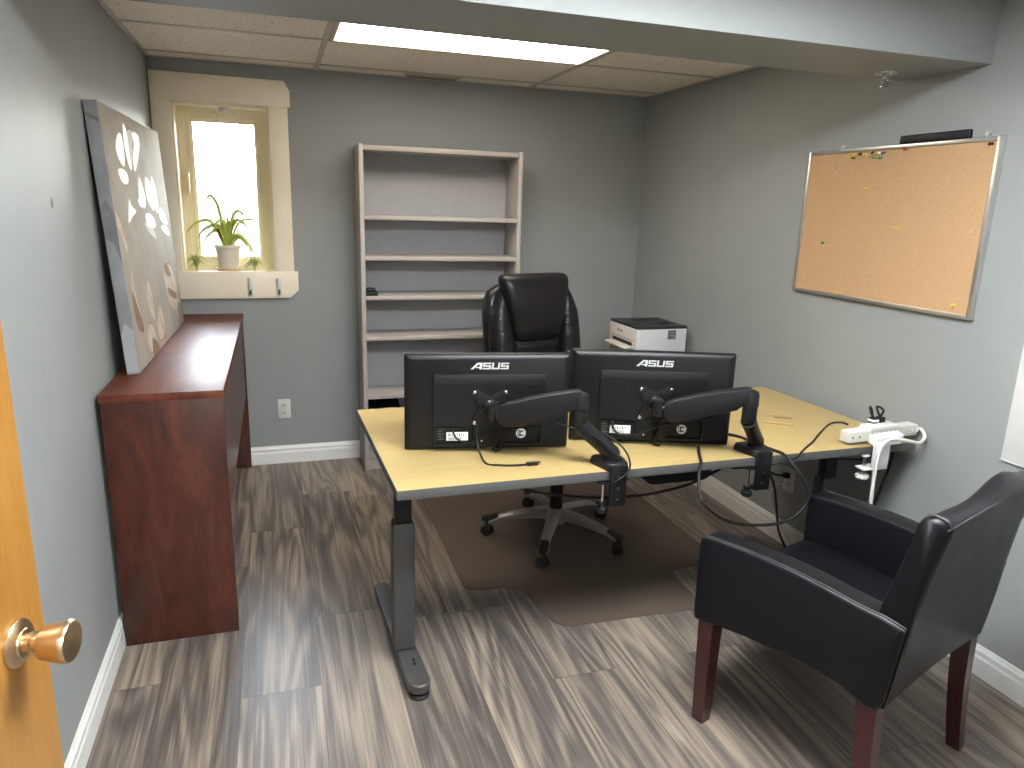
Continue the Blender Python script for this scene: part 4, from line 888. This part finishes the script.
# backrest: profile swept across the chair, top edge bowed up in the middle
rings = []; N = 32
for i in range(N+1):
    q = i/N; r = .022+(GW-.044)*q
    crown = .036*math.exp(-((q-.64)/.20)**2)*min(1, (1-q)/.12); en = min(q, 1-q)*(GW-.044); e = 1-max(0, (.016-en)/.016)**2*.35
    bow = .020*math.sin(PI*q)                       # hollow for the sitter
    mid = .5685
    pr = [(.508+bow, .455), (.512+bow, .60), (.540+bow, .75), (.562+bow*.8, .850+crown*.6), (.568+bow*.7, .868+crown), (.580+bow*.6, .880+crown), (.602+bow*.5, .884+crown), (.622+bow*.3, .878+crown*.7), (.631+bow*.2, .866+crown*.35), (.629+bow*.2, .852+crown*.3), (.607, .74), (.589, .62), (.581, .52), (.571, .43), (.563, .374+.016*math.sin(PI*q)), (.530, .374+.016*math.sin(PI*q))]
    cm = [(sum(p[0] for p in pr)/len(pr))]
    rr = []
    for (bb, z) in pr:
        k = e if (q in (0, 1) or en < .016) else 1
        rr.append(G(.57+(bb-.57)*k if z > .62 else bb, r, z-(1-k)*.02 if z > .8 else z))
    rings.append(rr)
bk = B().loft(rings).build('backrest', LEATH, gc, sharp=70)
for k, off in enumerate((.016, .023)):
    b = B(); b.tube([G(.5655, .0235+off, .8600), G(.580, .0225+off, .8815), G(.602, .0225+off, .8850), G(.622, .0225+off, .8800), G(.632, .0225+off, .866)], .0013, 6); b.build('seam', THREAD, bk)
b = B(); b.tube([G(.629+.004*math.sin(PI*k/12), .022+(GW-.044)*k/12, .8655+.009*max(0, math.sin(PI*k/12))) for k in range(13)], .0018, 6); b.build('seam', THREAD, bk)
b = B(); b.prism([(.01, .345), (.54, .372), (.54, .41), (.01, .40)], lambda p, z: G(p, .084, z), lambda p, z: G(p, GW-.084, z)); b.build('seat_frame', DARKU, gc)
def leg(b0, r0, b1, r1, zt, w0=.026, w1=.019, bend=0):
    rings = []
    for k in range(7):
        q = k/6; bb = b0+(b1-b0)*q+bend*math.sin(PI*q); r = r0+(r1-r0)*q; w = w0+(w1-w0)*q; z = zt*(1-q)
        rings.append([G(bb-w, r-w, z), G(bb+w, r-w, z), G(bb+w, r+w, z), G(bb-w, r+w, z)])
    b = B(); b.loft(rings); bmesh.ops.bevel(b.bm, geom=[e for e in b.bm.edges], offset=.0025, segments=1, affect='EDGES') if False else None
    b.build('leg', CHERRYLEG, gc, sharp=30)
leg(.045, .034, .045, .034, .36); leg(.045, GW-.034, .045, GW-.034, .36)
leg(.528, .034, .560, .034, .385, bend=-.006); leg(.528, GW-.034, .560, GW-.034, .385, bend=-.006)

# ------------------------------------------------------------------ corkboard, pins, bar and white panel on the right wall
cb = thing('corkboard', 'aluminium framed corkboard hanging on the right wall', 'corkboard', (W-.02, 2.265, 1.2))
ca0, ca1, cz0, cz1 = 1.815, 2.715, 1.196, 1.793
bx(W-.014, W-.002, ca0+.006, ca1-.006, cz0+.006, cz1-.006).build('cork_panel', CORK, cb)
for (a0, a1, z0, z1) in ((ca0, ca0+.018, cz0, cz1), (ca1-.014, ca1, cz0, cz1), (ca0+.018, ca1-.014, cz0, cz0+.015), (ca0+.018, ca1-.014, cz1-.015, cz1)):
    bx(W-.020, W, a0, a1, z0, z1, .003).build('frame', ALU, cb)
for y in (2.529, 1.881):
    b = B(); b.box(W-.008, W, y-.007, y+.007, cz1, cz1+.016, .002); b.cyl((W-.008, y, cz1+.009), (W-.012, y, cz1+.009), .004, n=10); b.build('hanger', ALU, cb)
tag(bx(W-.016, W-.0005, 1.940, 2.234, cz1+.0005, cz1+.031, .006, 3).build('black_wall_bar', BLKP), 'slim black bar on right wall above the corkboard', 'bar')
PINS = [(2.474, 1.768, 'yellow', 'yellow pushpin at left end of the cluster at corkboard top'), (2.436, 1.770, 'yellow', 'yellow pushpin, second along the cluster at corkboard top'), (2.449, 1.756, 'black', 'black pushpin lowest in left of the cluster at corkboard top'),
 (2.415, 1.769, 'black', 'black pushpin between the two yellow pairs at corkboard top'), (2.388, 1.766, 'yellow', 'yellow pushpin left of the cluster gap at corkboard top'), (2.372, 1.762, 'clear', 'tan pushpin in the middle of the cluster at corkboard top'), (2.345, 1.772, 'black', 'black pushpin right of the cluster gap at corkboard top'), (2.328, 1.768, 'yellow', 'yellow pushpin between black and white ones at corkboard top'),
 (2.312, 1.766, 'white', 'white pushpin beside the blue one at corkboard top'), (2.294, 1.768, 'blue', 'blue pushpin at right end of the cluster at corkboard top'), (2.340, 1.752, 'green', 'green pushpin below the black one at corkboard top'), (2.308, 1.749, 'green', 'green pushpin below the blue one at corkboard top'),
 (2.192, 1.774, 'red', 'red pushpin at top edge of corkboard right of the cluster'), (1.850, 1.770, 'black', 'black pushpin in upper right corner of corkboard'), (2.547, 1.722, 'clear', 'tan pushpin in upper left part of corkboard'), (2.357, 1.635, 'yellow', 'yellow pushpin in upper middle of corkboard'),
 (2.182, 1.494, 'yellow', 'yellow pushpin at the middle of corkboard'), (2.560, 1.415, 'green', 'green pushpin alone in lower left part of corkboard'), (2.434, 1.214, 'yellow', 'yellow pushpin at bottom edge of corkboard'), (1.886, 1.239, 'yellow', 'yellow pushpin in lower right corner of corkboard'), (1.862, 1.489, 'clear', 'tan pushpin at right edge of corkboard')]
for (y, z, c, lab) in PINS:
    t = thing('pushpin', lab, 'pushpin', (W-.014, y, z), 'pushpins in the corkboard'); tilt = Vector((-1, random.uniform(-.3, .3), random.uniform(-.3, .1)))
    b = B(); b.lathe([(0, 0), (.0045, 0), (.0045, .0015), (.0022, .003), (.0026, .009), (.0055, .011), (.0055, .013), (0, .0135)], (W-.0150, y, z), tilt, 12); b.build('head', PINC[c], t)
    b = B(); b.cyl((W-.0118, y, z), Vector((W-.0150, y, z))+tilt*.001, .0006, n=6); b.build('needle', STEEL, t)
wp = thing('white_panel', 'blank white panel on the right wall at the right picture edge', 'panel', (W-.006, 1.2, .766))
bx(W-.008, W+.0008, .80, 1.624, .766, 1.36, .001).build('board', WPL, wp); bx(W-.0095, W-.0005, .80, 1.626, .764, .768, .0005).build('edge_strip', TRIMW, wp)

# ------------------------------------------------------------------ the open door
dn = Vector((.978, -.208, 0)).normalized(); dt = Vector((.208, .978, 0)).normalized(); rose = Vector((.228, .987, .95))
DP = lambda a, z, d: rose+dt*a+Vector((0, 0, z-.95))+dn*d          # a along the door from the knob, d out of its face
E0 = .066; HG = E0-.914
dr = B().prism([(HG, .012), (E0, .012), (E0, 2.03), (HG, 2.03)], lambda a, z: DP(a, z, -.036), lambda a, z: DP(a, z, 0), .002).build('door_1', OAK, origin=tuple(DP(HG, .012, 0)), kind='structure')
kb = B().lathe([(0, 0), (.032, 0), (.032, .003), (.028, .007), (.019, .009), (.018, .011), (0, .011)], DP(0, .95, .0003), dn, 36).build('knob_rose', BRASS, dr)
B().lathe([(0, .009), (.012, .009), (.0115, .016), (.014, .017), (.014, .020), (.011, .022), (.0115, .028), (.019, .031), (.0225, .034), (.0285, .061), (.0285, .065), (.0262, .069), (.019, .0685), (.009, .065), (0, .064)], DP(0, .95, 0), dn, 36).build('door_knob', BRASS, dr)
b = B(); b.box(-.0015, .0015, -.0012, .0012, 0, 0, 0) if False else None
b.prism([(-.001, -.0285), (.001, -.0285), (.001, .0285), (-.001, .0285)], lambda x, z: DP(E0, .95+z, -.018)+dn*x*9, lambda x, z: DP(E0, .95+z, -.018)+dn*x*9+dt*.0012); b.build('latch_plate', BRASS, dr)

# ------------------------------------------------------------------ world, camera, colour
w = bpy.data.worlds.new('sky'); bpy.context.scene.world = w; w.use_nodes = True
wt = w.node_tree; bg = wt.nodes['Background']
sky = wt.nodes.new('ShaderNodeTexSky'); sky.sky_type = 'NISHITA'; sky.sun_disc = False; sky.sun_elevation = math.radians(38); sky.sun_rotation = math.radians(150); sky.air_density = 1.5; sky.dust_density = 3.
hs = wt.nodes.new('ShaderNodeHueSaturation'); hs.inputs['Saturation'].default_value = .35; wt.links.new(sky.outputs[0], hs.inputs['Color'])
wt.links.new(hs.outputs[0], bg.inputs['Color']); bg.inputs['Strength'].default_value = 20.

cam = bpy.data.cameras.new('camera'); co = bpy.data.objects.new('camera', cam); C.objects.link(co); bpy.context.scene.camera = co
yaw, pitch, roll, f = .3200, -.2413, .0297, 716.94
fw = Vector((math.sin(yaw)*math.cos(pitch), math.cos(yaw)*math.cos(pitch), math.sin(pitch))); rt = Vector((math.cos(yaw), -math.sin(yaw), 0)); up = rt.cross(fw)
r2 = rt*math.cos(roll)+up*math.sin(roll); u2 = -rt*math.sin(roll)+up*math.cos(roll)
co.matrix_world = Matrix(((r2.x, u2.x, -fw.x, .5746), (r2.y, u2.y, -fw.y, 0), (r2.z, u2.z, -fw.z, 1.5235), (0, 0, 0, 1)))
cam.sensor_width = 36; cam.lens = f/1024*36; cam.clip_start = .02
sc = bpy.context.scene
sc.view_settings.view_transform = 'Standard'; sc.view_settings.look = 'None'; sc.view_settings.gamma = 1; sc.view_settings.use_curve_mapping = False
sc.view_settings.exposure = 0.0
try:
    sc.cycles.use_denoising = True; sc.cycles.max_bounces = 10; sc.cycles.diffuse_bounces = 6; sc.cycles.transparent_max_bounces = 12; sc.cycles.sample_clamp_indirect = 6
except Exception: pass
for o in bpy.data.objects:
    if '_w' in o: del o['_w']
